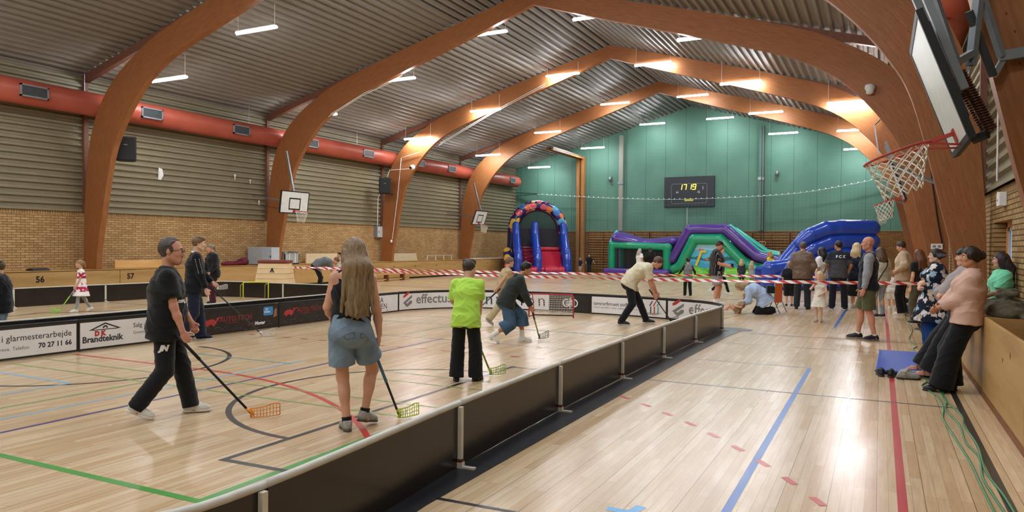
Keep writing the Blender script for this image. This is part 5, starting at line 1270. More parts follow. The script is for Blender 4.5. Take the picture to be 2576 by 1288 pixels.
def skirt_prims(s, P, length=.45, flare=.1, fit=.02):
    k = s.s; g = P.get('g', 1.0); mid = (s.kn['L']+s.kn['R'])/2; mid = mid*.55+(s.pel-A3(0, 0, .42*k))*.45; d = nrm(mid-s.waist); p = s.waist+d*length*k
    return [Cone(s.waist+.02*k*s.d0, p+d*.03*k, (.108*g+fit)*k, (.13*g+fit+flare)*k, flat=(s.Rh, 1.25), k=.05*k, cuts=[(p, d)])]
def hair_prims(s, style, P):
    q = s.s*s.hs; C, R, F, U = s.hc, s.hr, s.hf, s.hu; rot = np.stack([R, F, U], 1)
    pt = lambda x, y, z: C+(R*x+F*y+U*z)*q
    E = lambda x, y, z, r, cuts=(), kk=.015: Ell(pt(x, y, z), tuple(i*q for i in r), rot, k=kk*q, cuts=cuts)
    rec = P.get('recede', 0)
    capc = [(pt(0, .082-rec, .06), F*.62-U*.78)]; bk = [(pt(0, -.002, 0), F*1.0-U*.12), (pt(0, 0, -.075), -U)]
    v = P.get('hairvol', .008)
    o = []
    if style != 'ring': o.append(E(0, -.012, .028, (.074+v, .094+v, .09+v*1.3), capc))
    else: o.append(E(0, -.012, .024, (.074+v, .094+v, .086+v*.3), [(pt(0, .03, .03), F*.8-U*.6), (pt(0, -.03, .085), U-F*.15)]))
    o.append(E(0, -.012, .02, (.075+v, .095+v, .096), bk))
    if style == 'short': o += [E(x*.0695, .01, .012, (.008, .016, .03)) for x in (-1, 1)]
    if style == 'mop': o += [E(0, .03, .085, (.07, .055, .035)), E(-.03, -.03, .095, (.06, .06, .03)), E(.03, .0, .1, (.05, .06, .026))]
    if style == 'bun': o += [E(0, -.125, .015, (.048, .042, .045), kk=.03), E(.02, -.14, .035, (.03, .03, .03))]+[E(x*.066, .012, .016, (.018, .045, .045), kk=.02) for x in (-1, 1)]
    if style == 'bangs': o += [E(0, -.125, .03, (.045, .04, .042), kk=.03), E(0, .066, .05, (.066, .03, .034))]
    if style in ('long', 'bob'):
        Lh = P.get('hairlen', .3); wd = P.get('hairw', 1.0)
        o += [E(x*.07, .0, -.03, (.026, .045, .08), kk=.03) for x in (-1, 1)]
        a = pt(0, -.04, .02); m = pt(0, -.07, -.08); dn = nrm(-s.d2*.75+A3(0, 0, -.6)) if Lh > .2 else A3(0, 0, -1); m2 = pt(0, -.11, -.14)-s.Fs*(.05 if Lh > .3 else .01)*s.s; e = m2+dn*Lh*s.s-s.Fs*(.055 if Lh > .3 else .02)*s.s
        o += [Cone(a, m, .082*q, .08*q, flat=(R, 1.12), k=.06*q), Cone(m, m2, .078*q, .064*q, flat=(s.Rs, 1.32*wd), k=.07*q), Cone(m2, e, .064*q, .05*q, flat=(s.Rs, 1.6*wd), k=.07*q)]
        for i in range(7):
            x = (i-3)*.031*wd; o.append(Cone(m2+s.Rs*x*q, e+s.Rs*x*1.35*q-A3(0, 0, (.014*(3-abs(i-3))+.012*(i % 2))*q), .034*q, .016*q, k=.012*q))
    if style == 'pony': o += [E(0, -.11, .03, (.03, .03, .03), kk=.02), Cone(pt(0, -.125, .03), pt(0, -.15, -.12), .03*q, .014*q, k=.02*q)]
    return o
def shoe(s, sd, parent, upper, sole, vox, low=True, sandal=False):
    k = s.s; an, f = s.an[sd], s.ft[sd]; dn = A3(0, 0, -1); dn = nrm(dn-f*(dn@f)); x = np.cross(f, -dn); rot = np.stack([x, f, -dn], 1); B = an+dn*.08*k
    pt = lambda a, b, c: B+(x*a+f*b-dn*c)*k
    if not sandal:
        pr = [Ell(pt(0, .1, .035), (.043*k, .09*k, .036*k), rot, k=.02*k), Ell(pt(0, -.02, .045), (.037*k, .055*k, .045*k), rot, k=.03*k), Cone(pt(0, .0, .05), pt(0, -.012, .1), .04*k, .042*k, k=.03*k, cuts=[(pt(0, -.01, .098), -dn)]), Cone(pt(0, .13, .06*.6), pt(0, .02, .075), .032*k, .036*k, k=.03*k)]
        for q in pr: q.cuts = tuple(q.cuts)+((pt(0, 0, .012), dn),)
        o = soft('shoe', pr, vox, upper, parent, wrinkle=WR(.0018*k, 55/k))
    else:
        o = MB().tube([tuple(pt(-.04, .06, .02)), tuple(pt(-.02, .07, .062)), tuple(pt(.02, .07, .062)), tuple(pt(.04, .06, .02))], .012*k, 8).build('sandal', upper, parent, smooth=True)
        MB().tube([tuple(pt(-.035, -.02, .03)), tuple(pt(0, -.05, .085)), tuple(pt(.035, -.02, .03))], .009*k, 8).build('heel_strap', upper, o, smooth=True)
    so = [Ell(pt(0, .11, .012), (.047*k, .088*k, .03*k), rot, k=.02*k, cuts=((pt(0, 0, .024), -dn), (pt(0, 0, 0), dn))), Ell(pt(0, -.02, .012), (.04*k, .058*k, .03*k), rot, k=.03*k, cuts=((pt(0, 0, .024), -dn), (pt(0, 0, 0), dn)))]
    soft('shoe_sole', so, vox, sole, o)
def face_parts(s, P, root, vox):
    q = s.s*s.hs; C, R, F, U = s.hc, s.hr, s.hf, s.hu; pt = lambda x, y, z: C+(R*x+F*y+U*z)*q
    mw = mat('e8e4de', rough=.3); mi = mat('2a211c', rough=.3); hb = hair_mat(P.get('brow', P.get('hairc', '4a3626')))
    for x in (-1, 1):
        mb = MB()
        for c, r, i in ((pt(x*.031, .0735, .007), .0125*q, 0), (pt(x*.031, .0815, .007), .0062*q, 1)):
            mb.lathe([(r*sin(a*pi/8)+1e-5, r*cos(a*pi/8)) for a in range(9)], tuple(c), 12, mi=i)
        mb.build('eye', [mw, mi], root, smooth=True)
        MB().tube([tuple(pt(x*.014, .0925, .027)), tuple(pt(x*.03, .0905, .034)), tuple(pt(x*.047, .078, .028))], [.003*q, .0042*q, .0025*q], 6).build('eyebrow', hb, root, smooth=True)
    MB().tube([tuple(pt(-.022, .0845, -.0565)), tuple(pt(0, .0945, -.0555)), tuple(pt(.022, .0845, -.0565))], [.002*q, .0042*q, .002*q], 6).build('lips', mat('b0685c' if P.get('woman') else 'a8705e', rough=.4), root, smooth=True)

from mathutils.bvhtree import BVHTree
def decal(name, me, o, origin, right, up, m, off=.004):
    """lay flat lettering or marks onto a garment"""
    r = Vector(right).normalized(); u = Vector(up); u = (u-r*u.dot(r)).normalized(); n = r.cross(u); O = Vector(origin)
    T = BVHTree.FromPolygons([v.co for v in o.data.vertices], [tuple(p.vertices) for p in o.data.polygons])
    for v in me.vertices:
        p = O+r*v.co.x+u*v.co.y; h = T.ray_cast(p+n*.35, -n, .55)
        if not h[0] or abs((h[0]-O).dot(n)) > .12: h = T.find_nearest(p)
        v.co = h[0]+n*(off+max(v.co.z, 0))
    me.update(); return obj(name, me, o, m)

def person(P):
    x, y = P['loc']; z = P.get('z', 0); los = math.degrees(atan2(y, x)); head_ = los+P.get('phi', 90)-90
    dep = abs(Vector((x, y, z-CAMH)).dot(_fw)); vox = P.get('vox', .0062 if dep < 9.5 else .0075 if dep < 14 else .010 if dep < 21 else .0135 if dep < 28 else .018)
    root = thing('person', P['label'], 'person', (x, y, z), radians(head_-90), P.get('group'))
    s = skeleton(P); k = s.s; s.root = root; s.P = P; s.vox = vox
    s.mw = Matrix.Translation((x, y, z)) @ Matrix.Rotation(radians(head_-90), 4, 'Z')
    body = soft('body', body_prims(s, P), vox, skin_mat(P.get('skin', 'fair')), root)
    s.parts = {'body': body}
    hc = P.get('hairc', '4a3626'); st = P.get('hair', 'short')
    if st:
        s.parts['hair'] = soft('hair', hair_prims(s, st, P), vox, hair_mat(hc), root, wrinkle=(lambda X, Y, Z: .0038*k*np.sin(120*X/k+30*Y/k+3*np.sin(7*Z/k))*(.6+.4*np.sin(60*Y/k+9*Z/k))+.0022*k*np.sin(190*(X+.6*Y)/k+2*np.sin(11*Z/k))))
    for it in P['wear']:
        kind, m = it[0], it[1]; un = max([i[2].get('fit', .016)+.012 if len(i) > 2 else .028 for i in P['wear'] if i[0] == 'pants'] or [0])
        if kind == 'top' and it is not None: it = (it[0], it[1], dict(dict(under=un), **(it[2] if len(it) > 2 else {})))
        kw = dict(it[2]) if len(it) > 2 else {}; nm = kw.pop('name', kind); wa = kw.pop('wr', .0045 if kind == 'pants' else .0075); sub = kw.pop('parent', None)
        fn = {'top': top_prims, 'pants': pants_prims}.get(kind)
        if kind == 'dress': pr = top_prims(s, P, kw.get('sleeve', .25), .02, kw.get('fit', .018)) + skirt_prims(s, P, kw.get('length', .45), kw.get('flare', .1))
        elif kind == 'skirt': pr = skirt_prims(s, P, **kw)
        elif fn: pr = fn(s, P, **kw)
        elif kind == 'shoes':
            for sd in 'LR': shoe(s, sd, root, m, kw.get('sole', M_WHITE), max(vox*.8, .005), sandal=kw.get('sandal', False))
            continue
        elif kind == 'socks':
            for sd in 'LR':
                a, n = s.an[sd], s.kn[sd]; d = nrm(n-a); hh = kw.get('height', .1)*k; soft('sock', [Cone(a-d*.03*k, a+d*hh, .044*k, .046*k, k=.01, cuts=[(a+d*hh, d)])], vox*.8, m, root)
            continue
        elif kind == 'collar':
            c = s.neck-.012*k*s.d2; n = s.d2
            o = MB().tube([tuple(c+(s.Rs*cos(a)*.078+s.Fs*(sin(a)*.068+.008)+n*(.006-.02*sin(a)))*k) for a in np.linspace(0, 2*pi, 25)[:-1]], kw.get('r', .016)*k, 8, closed=True).build('collar', m, root, smooth=True); continue
        elif kind == 'hood':
            c = s.neck-.05*k*s.d2-.075*k*s.Fs; pr = [Ell(c, (.12*k, .07*k, .075*k), k=.03*k), Cone(s.neck+(.09*s.Rs-.03*s.d2)*k, c, .035*k, .05*k, k=.03*k), Cone(s.neck+(-.09*s.Rs-.03*s.d2)*k, c, .035*k, .05*k, k=.03*k)]
        elif kind == 'vest': pr = top_prims(s, P, 0, kw.get('hem', -.05), kw.get('fit', .03), shw=.98, under=un)
        elif kind == 'cap':
            q = k*s.hs; C, R, F, U = s.hc, s.hr, s.hf, s.hu; rot = np.stack([R, F, U], 1)
            pr = [Ell(C+(F*-.012+U*.035)*q, (.086*q, .105*q, .094*q), rot, k=.01, cuts=[(C+U*.045*q, -U+F*.05)]), Ell(C+(F*.115+U*.045)*q, (.07*q, .08*q, .012*q), rot, k=.01)]
        elif kind == 'beard':
            q = k*s.hs; C, R, F, U = s.hc, s.hr, s.hf, s.hu; rot = np.stack([R, F, U], 1)
            pr = [Ell(C+(F*.054+U*-.085)*q, (.045*q, .042*q, .036*q), rot, k=.02*q, cuts=[(C+U*-.062*q, U)]), Ell(C+(F*.084+U*-.043)*q, (.03*q, .015*q, .009*q), rot, k=.01*q)]
        elif kind == 'strap':
            a = s.sh[kw.get('side', 'L')]+.062*k*s.d2-.0*s.Rs; q = 1 if kw.get('side', 'L') == 'L' else -1; pts = []
            for t in np.linspace(0, 1, 13):
                c = s.shc*(1-t)+s.pel*t; pts.append(c+s.Rs*q*(-.12+.3*t)*k-s.Fs*(.155 if 0 < t else .1)*k)
            T = BVHTree.FromPolygons([v.co for v in s.parts['top'].data.vertices], [tuple(p.vertices) for p in s.parts['top'].data.polygons]) if 'top' in s.parts else None
            if T: pts = [np.array(T.find_nearest(Vector(p))[0]+T.find_nearest(Vector(p))[1]*.006) for p in pts]
            MB().tube([tuple(p) for p in pts], .012*k, 6).build('strap', m, root, smooth=True); continue
        elif kind == 'bag': pr = [Box(s.pel+A3(*kw['at'])*k, tuple(i*k for i in kw.get('size', (.12, .06, .09))), r=.04*k)]
        elif kind == 'glasses':
            q = k*s.hs; C, R, F, U = s.hc, s.hr, s.hf, s.hu; pt = lambda a, b, c: tuple(C+(R*a+F*b+U*c)*q); mb = MB()
            for x_ in (-1, 1): mb.tube([pt(x_*(.032+.021*cos(a)), .1, .006+.015*sin(a)) for a in np.linspace(0, 2*pi, 15)[:-1]], .0018*q, 6, closed=True).tube([pt(x_*.053, .098, .01), pt(x_*.076, .0, .01)], .0018*q, 6)
            mb.tube([pt(-.011, .101, .008), pt(.011, .101, .008)], .0018*q, 6).build('glasses', M_BLACK, root); continue
        else: continue
        o = soft(nm, pr, vox, m, root, wrinkle=WR(wa*k, 34/k, P.get('seed', 1)*1.3+len(s.parts)) if wa else None)
        s.parts[kind if kind not in s.parts else nm] = o
    if dep < 19: face_parts(s, P, root, vox)
    return s
def world(s, p): return s.mw @ Vector(p)
def grip(s, sd, fwd=.075): return world(s, s.wr[sd]+s.hd[sd]*fwd*s.s+s.hn[sd]*.028*s.s)

# floorball sticks
def stick(label, top, heel, blade_dir, shaft, gripm, blade, blen=.24, gl=.34):
    top, heel = Vector(top), Vector(heel); t = thing('floorball_stick', label, 'floorball stick', heel); o = heel
    d = (heel-top).normalized(); end = heel+Vector((0, 0, .05))-d*.0
    MB().tube([top-o, end-o], [.0125, .0115], 10).build('shaft', shaft, t, smooth=True)
    m_ = top+(end-top)*gl; MB().tube([top-o, m_-o], .0155, 10).build('grip', gripm, t, smooth=True)
    b = Vector(blade_dir); b.z = 0; b.normalize(); sd = Vector((-b.y, b.x, 0))
    def Pt(u, v): return b*(u*blen)+Vector((0, 0, .012+v*.085+.06*u*u*(.3+v)))+sd*(.035*u*u)
    mb = MB(); us = np.linspace(0, 1, 10)
    for v in (0, .33, .66, 1.0):
        mb.tube([Pt(u, v*(1-.25*max(0, u-.8)*5)) for u in us], .0055 if v in (0, 1.0) else .0036, 6)
    for u in us[1:]: mb.tube([Pt(u, v*(1-.25*max(0, u-.8)*5)) for v in np.linspace(0, 1, 4)], .0036 if u < 1 else .0055, 6)
    mb.tube([end-o-d*.06, Pt(0, .6), Pt(.12, .2)], [.016, .015, .01], 8).tube([Pt(0, 0), Pt(.02, .5), Pt(0, 1)], .011, 6)
    mb.build('blade', blade, t, smooth=True); return t
# ------------------------------------------------------------------ the people
def denim(c, seed=0):
    key = ('denim', c)
    if key in MATS: return MATS[key]
    t = NT('denim_'+c); n = t.noise(t.coord(), 6, 4); f = t.noise(t.coord(scale=(1, 1, 1)), 160, 2); k = lin(c)
    col = t.ramp(n, [(.3, tuple(x*.72 for x in k[:3])+(1,)), (.7, tuple(min(1, x*1.25) for x in k[:3])+(1,))])
    col = t.mix(.35, col, t.ramp(f, [(.35, (.6, .6, .6, 1)), (.65, (1, 1, 1, 1))]), 'MULTIPLY'); t.set(col=col, rough=.85, spec=.2); t.bump(n, .3, .02); MATS[key] = t.m; return t.m
def striped(base, line, n=38, w=.12):
    t = NT('striped_cloth'); s = t.sep(t.coord()); f = t.math('FRACT', t.math('MULTIPLY', t.math('ADD', s[0], t.math('MULTIPLY', s[1], .9)), n))
    t.set(col=t.mix(t.math('LESS_THAN', f, w), base, line), rough=.85, spec=.2); return t.m
def zsplit(z0, low, high):
    t = NT('two_tone_cloth'); s = t.sep(t.coord()); t.set(col=t.mix(t.math('GREATER_THAN', s[2], z0), low, high), rough=.85, spec=.2); return t.m
def floral(base, stops, scale, thr=.32, petals=True):
    t = NT('flower_print'); v = t.coord(); n = t.n('ShaderNodeTexNoise'); n.inputs['Scale'].default_value = scale*2.2; t.l(v, n.inputs['Vector'])
    m = t.n('ShaderNodeMix', data_type='VECTOR'); m.inputs[0].default_value = .1; t.l(v, m.inputs[4]); t.l(n.outputs['Color'], m.inputs[5])
    vo = t.n('ShaderNodeTexVoronoi', i_Scale=scale); t.l(m.outputs[1], vo.inputs['Vector']); h = t.n('ShaderNodeSeparateColor'); t.l(vo.outputs['Color'], h.inputs[0])
    fl_ = t.ramp(h.outputs[0], [(i/len(stops), c) for i, c in enumerate(stops)], 'CONSTANT')
    sc = t.noise(v, scale*6, 3); fl_ = t.mix(.5, fl_, t.ramp(sc, [(.35, (.55, .5, .5, 1)), (.6, (1, 1, 1, 1))]), 'MULTIPLY')
    t.set(col=t.mix(t.math('LESS_THAN', vo.outputs['Distance'], thr), base, fl_), rough=.8, spec=.2); return t.m
def dress_print():
    t = NT('red_flower_dress'); v = t.coord(); s = t.sep(v); n = t.noise(v, 14, 4)
    band = t.math('MAXIMUM', t.math('MULTIPLY', t.math('GREATER_THAN', s[2], .82), t.math('LESS_THAN', s[2], .96)), t.math('MULTIPLY', t.math('GREATER_THAN', s[2], .50), t.math('LESS_THAN', s[2], .62)))
    k = t.math('MULTIPLY', band, t.math('GREATER_THAN', n, .43)); t.set(col=t.mix(t.math('MAXIMUM', k, t.math('GREATER_THAN', n, .64)), 'efe9e6', 'b01d4c'), rough=.8); return t.m
def quilt(c):
    t = NT('quilted_cloth'); v = t.coord(); w = t.n('ShaderNodeTexVoronoi', i_Scale=36.0, feature='DISTANCE_TO_EDGE'); t.l(v, w.inputs['Vector']); k = lin(c); f = t.noise(v, 8, 3)
    t.set(col=t.ramp(f, [(.3, tuple(x*.86 for x in k[:3])+(1,)), (.7, k)]), rough=.75, spec=.25); t.bump(t.math('MINIMUM', w.outputs['Distance'], .12), .45, .02); return t.m
K = cloth
C_BLK = K('17181b'); C_NAVY = K('1b2236'); C_INK = K('121317'); C_WHT = K('e4e2de'); C_CRM = K('d8cfb8'); C_GRY = K('70757a'); C_LGRY = K('a9abae')
S_WHT = mat('dcdad4', rough=.55); S_BLK = mat('1c1d20', rough=.5); S_GRY = mat('9a9892', rough=.55, var=.3, scale=30)

# --- in the near rink
p = person(dict(label='stout man in black polo and black trousers walking with the orange-bladed stick', loc=(-6.23, 4.86), phi=-6, h=1.745, g=1.13, limb=1.05, belly=.55, lean=2, pel=(0, 0, .915), footR=(.1, -.24, -8, .06), footL=(-.1, .23, 0, 0), handR=(.23, .2, .79), handL=(.02, .3, .82), palmR=(-1, .2, -.2), palmL=(1, 0, -.2), curl=62, hdirR=(.0, .45, -1), hdirL=(.1, .5, -1), elbowR=(.5, -.9, 0), skin='ruddy', hair='short', recede=.085, hs=1.13, hairvol=.004, hairc='4c443e', head=(-6, 6), twist=8,
    wear=[('top', C_BLK, dict(sleeve=.36, hem=-.13, fit=.024, sfit=.03)), ('collar', C_BLK, dict(r=.02)), ('pants', K('1a1b1e'), dict(fit=.02, wide=.02)), ('shoes', S_WHT, dict(sole=S_WHT)), ('beard', hair_mat('8a8078')), ('glasses', None)]))
polo = p
decal('lettering', text_mesh('mewe', .085, bold=.003, ext=.0005), p.parts['top'], (.13, .235, 1.17), (-.78, .62, 0), (0, 0, 1), M_INKW) if False else None
me = text_mesh('mewe', .058, bold=.003, ext=.0005); decal('lettering', me, p.parts['top'], (.19, .15, 1.12), (-.6, .8, 0), (0, 0, 1), M_INKW)
me = text_mesh('JN', .07, bold=.006, ext=.0005, shear=.3); decal('lettering', me, p.parts['pants'], (.22, -.03, .67), (0, 1, 0), (0, 0, 1), M_INKW)
g0 = grip(p, 'R'); stick('long floorball stick with black shaft and orange blade held by the stout man', g0+Vector((-.10, -.07, .06)), (-5.44, 5.2, 0), (.893, .46, 0), M_BLACK, M_BLACK, mat('e8912a', rough=.4), .27)

p = person(dict(label='teenager in black track jacket and navy trousers standing behind the stout man', loc=(-10.61, 8.84), phi=4, h=1.80, g=.92, limb=.95, lean=4, footR=(.09, -.2, 0, .04), footL=(-.09, .12, 0, 0), handR=(.2, .2, .80), handL=(-.02, .3, .98), curl=60, palmR=(-1, 0, 0), palmL=(1, 0, 0), hair='mop', hairc='7a5c40', skin='pale', head=(-4, 10),
    wear=[('top', K('15161b'), dict(sleeve=.98, hem=-.1, fit=.026)), ('collar', C_WHT), ('pants', C_NAVY, dict(fit=.024, wide=.035)), ('shoes', K('1d2438'), dict(sole=S_WHT))]))
for i in range(9):
    q = .045*i; a, e = p.sh['R'], p.el['R']; mb = MB(); c = a+(e-a)*(.12+.1*i)
    me = MB().add([(-.035, -.007, 0), (.035, -.007, 0), (.035, .007, 0), (-.035, .007, 0)], [(0, 1, 2, 3)]).mesh('sleeve_mark'); decal('sleeve_mark', me, p.parts['top'], tuple(c), (0, 1, 0), tuple(a-e), M_INKW, .003)
stick('floorball stick with dark grey shaft and white blade held by the teenager', grip(p, 'R')+Vector((-.12, -.1, .3)), (-10.05, 9.85, 0), (.86, .5, 0), K('3c4044'), M_BLACK, mat('d6d6d2', rough=.4))

p = person(dict(label='long-haired woman in black top and pale denim shorts seen from behind', loc=(-4.24, 5.31), phi=96, h=1.73, g=1.0, limb=1.06, woman=True, lean=-1, side=2.5, pel=(-.06, 0, .93), footL=(-.085, .03, 8, 0), footR=(.085, .13, -48, .05, 0, 12), handR=(.225, .08, .80), handL=(-.2, .26, 1.0), palmR=(-1, .3, 0), curl=52, hdirR=(-.1, .12, -1), skin='fair', hair='long', hairc='8a7152', hairlen=.40, hairw=1.12, hairvol=.014, head=(16, 4), elbowR=(.6, -.6, 0),
    wear=[('top', K('16171a'), dict(sleeve=0, hem=.05, fit=.006, under=0)), ('pants', denim('7f93a6'), dict(leg=.36, fit=.022, wide=.036, rise=.15, wr=.003)), ('socks', C_BLK, dict(height=.05)), ('shoes', S_GRY, dict(sole=mat('4a4a4a', rough=.6)))]))
lw = p
for x_ in (-.1, .1):
    mb = MB(); mb.tube([(x_-.055, .06, 0), (x_+.055, .06, 0), (x_+.055, -.03, 0), (x_, -.065, 0), (x_-.055, -.03, 0)], .003, 5, closed=True); decal('pocket_seam', mb.mesh('pocket_seam'), p.parts['pants'], (0, -.3, .86), (1, 0, 0), (0, 0, 1), denim('4c5d70'), .002)
stick('floorball stick with blue grip and lime yellow blade held by the long-haired woman', grip(p, 'R')+Vector((-.05, -.04, .06)), (-4.17, 5.86, 0), (.75, .66, 0), M_BLACK, mat('3f7ea8', rough=.5), mat('c8dc38', rough=.4), .2, .58)

p = person(dict(label='boy in bright lime T-shirt and wide black trousers seen from behind', loc=(-4.6, 7.9), phi=80, h=1.53, hs=1.08, g=.95, limb=.92, lean=14, pel=(0, -.05, .93), footL=(-.14, -.02, 12, 0), footR=(.13, .04, -22, 0), handR=(.14, .33, .9), handL=(-.12, .32, .98), elbowL=(-1, -.5, 0), elbowR=(1, -.5, 0), curl=60, hair='mop', hairc='3a2c22', head=(-22, 24), skin='fair',
    wear=[('top', K('b6e458', var=.05), dict(sleeve=.42, hem=-.14, fit=.024, sfit=.034, flare=.012)), ('pants', K('17181a'), dict(fit=.02, wide=.052)), ('shoes', S_BLK, dict(sole=S_BLK))]))
stick('green floorball stick held low by the boy in the lime T-shirt', grip(p, 'L'), (-4.52, 8.38, 0), (.87, .35, 0), mat('7f9a34', rough=.4), M_BLACK, mat('a8c83a', rough=.4), .2)

p = person(dict(label='boy in beige running behind the boy with the dark hooded sweater', loc=(-7.15, 13.75), phi=20, h=1.46, hs=1.08, g=.9, limb=.88, lean=18, footL=(-.1, .22, 0, 0), footR=(.1, -.38, 0, .1), handR=(.2, -.32, .82), handL=(-.05, .3, .9), curl=58, hair='short', hairc='7a5e44', head=(0, 10), wear=[('top', K('b8a57e'), dict(sleeve=.1, hem=-.08, fit=.03)), ('pants', K('b9a985'), dict(fit=.024, wide=.04)), ('shoes', S_GRY, dict(sole=S_WHT))]))
stick('grey floorball stick trailing from the hand of the running boy in beige', grip(p, 'R')+Vector((.1, .05, .05)), (-7.75, 13.55, .16), (-.8, -.3, 0), mat('4a5560', rough=.4), M_BLACK, M_GREYPAINT, .2)
p = person(dict(label='boy in dark hooded sweater, long denim shorts and white socks lunging forward', loc=(-5.78, 11.38), phi=8, h=1.60, hs=1.05, g=.98, limb=1.0, lean=34, pel=(0, -.05, .80), footR=(.1, -.34, 0, .07), footL=(-.1, .28, 0, 0), handR=(.16, .42, .66), handL=(0, .32, .8), curl=62, hair='mop', hairc='151313', skin='tan', head=(0, 22),
    wear=[('top', K('2c3230'), dict(sleeve=.98, hem=-.1, fit=.04, sfit=.035)), ('hood', K('2c3230')), ('pants', denim('46617c'), dict(leg=.72, fit=.035, wide=.06)), ('socks', C_WHT, dict(height=.16)), ('shoes', C_WHT, dict(sole=C_WHT))]))
stick('green-shafted floorball stick with dark blade held by the boy in the hooded sweater', grip(p, 'R'), (-5.5, 12.05, 0), (.6, .8, 0), mat('7c9c3a', rough=.4), M_BLACK, mat('3b4650', rough=.4), .22)
p = person(dict(label='man in cream T-shirt and dark trousers stooping over a stick by the far boards', loc=(-4.74, 15.45), phi=2, h=1.86, g=1.04, lean=52, bend=14, pel=(0, -.14, .86), footL=(-.2, .22, -8, 0), footR=(.18, -.3, -20, 0), handR=(.1, .36, .64), handL=(-.04, .52, .40), hdirR=(-.1, .4, -1), hdirL=(0, .4, -1), curl=66, hair='short', hairc='5a3d2a', skin='ruddy', head=(-8, 48),
    wear=[('top', K('d6cdb2'), dict(sleeve=.4, hem=-.08, fit=.035, sfit=.035)), ('pants', K('16181f'), dict(fit=.014, wide=.012)), ('shoes', S_BLK, dict(sole=S_WHT))]))
stick('black floorball stick held with both hands by the stooping man in cream', grip(p, 'R')+Vector((-.12, -.06, .16)), (-4.2, 16.3, 0), (.6, -.3, 0), M_BLACK, M_BLACK, K('2c2c30'), .2)

# --- in the second rink and behind it
p = person(dict(label='woman in black jacket and maroon trousers with a white stick in the second rink', loc=(-16.6, 14.5), phi=205, h=1.66, woman=True, lean=6, footL=(-.09, .05, 0, 0), footR=(.1, -.02, 0, 0), handL=(-.2, .22, .92), handR=(.1, .28, .80), curl=60, hair='pony', hairc='8a7a66', head=(0, 14), wear=[('top', K('191b1e'), dict(sleeve=.95, hem=-.16, fit=.035)), ('hood', C_LGRY), ('pants', K('4a1a2c'), dict(fit=.02, wide=.02)), ('shoes', S_BLK)]))
stick('white floorball stick held out to the right by the woman in the black jacket', grip(p, 'L'), world(p, A3(-.95, .35, .45)), (.86, .5, 0), M_WHITE, M_WHITE, M_WHITE, .26)
person(dict(label='boy in black T-shirt and jeans at the left edge of the picture', loc=(-12.45, 6.75), phi=165, h=1.38, hs=1.12, lean=3, handL=(-.16, .24, .95), handR=(.16, .22, .9), hair='mop', hairc='5a4632', head=(8, 8), wear=[('top', K('17181c'), dict(sleeve=.48, hem=-.2, fit=.05, sfit=.045)), ('pants', denim('7d94a8'), dict(fit=.03, wide=.03)), ('shoes', S_GRY)]))
p = person(dict(label='small girl in a white dress with red flowers walking with a lime stick', loc=(-17.25, 11.14), phi=195, h=1.25, hs=1.16, g=.95, lean=3, footL=(-.08, .2, 0, 0), footR=(.08, -.3, 0, .06), handL=(-.06, .2, .80), handR=(.04, .2, .86), curl=60, hair='pony', hairc='9a7a56', head=(-6, 6), woman=False,
    wear=[('dress', dress_print(), dict(sleeve=.22, length=.5, flare=.13)), ('pants', K('8f9a9c'), dict(fit=.006)), ('shoes', S_WHT)]))
stick('lime green floorball stick held by the small girl in the flowered dress', grip(p, 'L'), (-17.35, 10.65, 0), (-.9, -.35, 0), mat('8fd84a', rough=.4), M_GREYPAINT, mat('8fd84a', rough=.4), .18)
p = person(dict(label='man in grey T-shirt bending low over a ball beside the vaulting box', loc=(-17.55, 19.95), phi=4, h=1.80, lean=76, bend=10, pel=(0, -.16, .90), footL=(-.12, -.02, 0, 0), footR=(.12, -.1, 0, 0), handR=(.06, .48, .52), handL=(-.06, .46, .56), curl=40, hair='short', hairc='6a4a30', head=(0, 70), wear=[('top', K('64696c'), dict(sleeve=.42, hem=-.05, fit=.03, sfit=.03)), ('pants', K('141519'), dict(fit=.016, wide=.012)), ('shoes', S_BLK), ('beard', hair_mat('6a4a30'))]))
b_ = thing('floorball', 'white ball held by the man bending beside the vaulting box', 'ball', grip(p, 'R', .1)+Vector((.03, .02, -.05))); MB().lathe([(.045*sin(a*pi/10)+1e-5, -.045*cos(a*pi/10)) for a in range(11)], n=16).build('ball_shell', M_WHITE, b_, smooth=True)
person(dict(label='dark-haired child before the left bench, peeking past the long hair', loc=(-19.9, 23.75), phi=215, h=1.33, hs=1.15, handR=(.1, .2, 1.2), hair='mop', hairc='191514', skin='tan', wear=[('top', K('c9c3b8'), dict(sleeve=.4, fit=.03)), ('pants', K('2c2f38'), dict(fit=.02)), ('shoes', S_WHT)]))

# --- beyond the tape
p = person(dict(label='man in black cap, striped shirt and grey shorts looking at his phone', loc=(-4.27, 21.75), phi=-8, h=1.88, g=1.15, limb=1.12, belly=.3, footL=(-.1, .05, 0, 0), footR=(.1, -.02, 0, 0), handR=(.1, .32, 1.06), handL=(-.06, .33, 1.08), curl=50, palmR=(-.6, -.4, .6), palmL=(.6, -.4, .6), hair='short', hairc='4a3626', head=(-4, 26), skin='ruddy', wear=[('top', striped('1b1f26', 'a8a294', 16, .13), dict(sleeve=.42, hem=-.1, fit=.03, sfit=.03)), ('pants', K('8d8f90'), dict(leg=.42, fit=.03, wide=.03)), ('cap', K('15161a')), ('beard', hair_mat('4a3626')), ('socks', C_WHT), ('shoes', S_WHT)]))
q_ = grip(p, 'R', .12); t_ = thing('mobile_phone', 'dark phone held by the man in the black cap', 'phone', q_); MB().box(-.04, .04, -.01, .0, -.02, .11, mtx=Matrix.Rotation(.5, 4, 'Z')).build('phone_case', M_BLACK, t_, bevel=.004); MB().box(-.036, .036, .0, .002, -.015, .105, mtx=Matrix.Rotation(.5, 4, 'Z')).build('screen', M_DARK, t_)
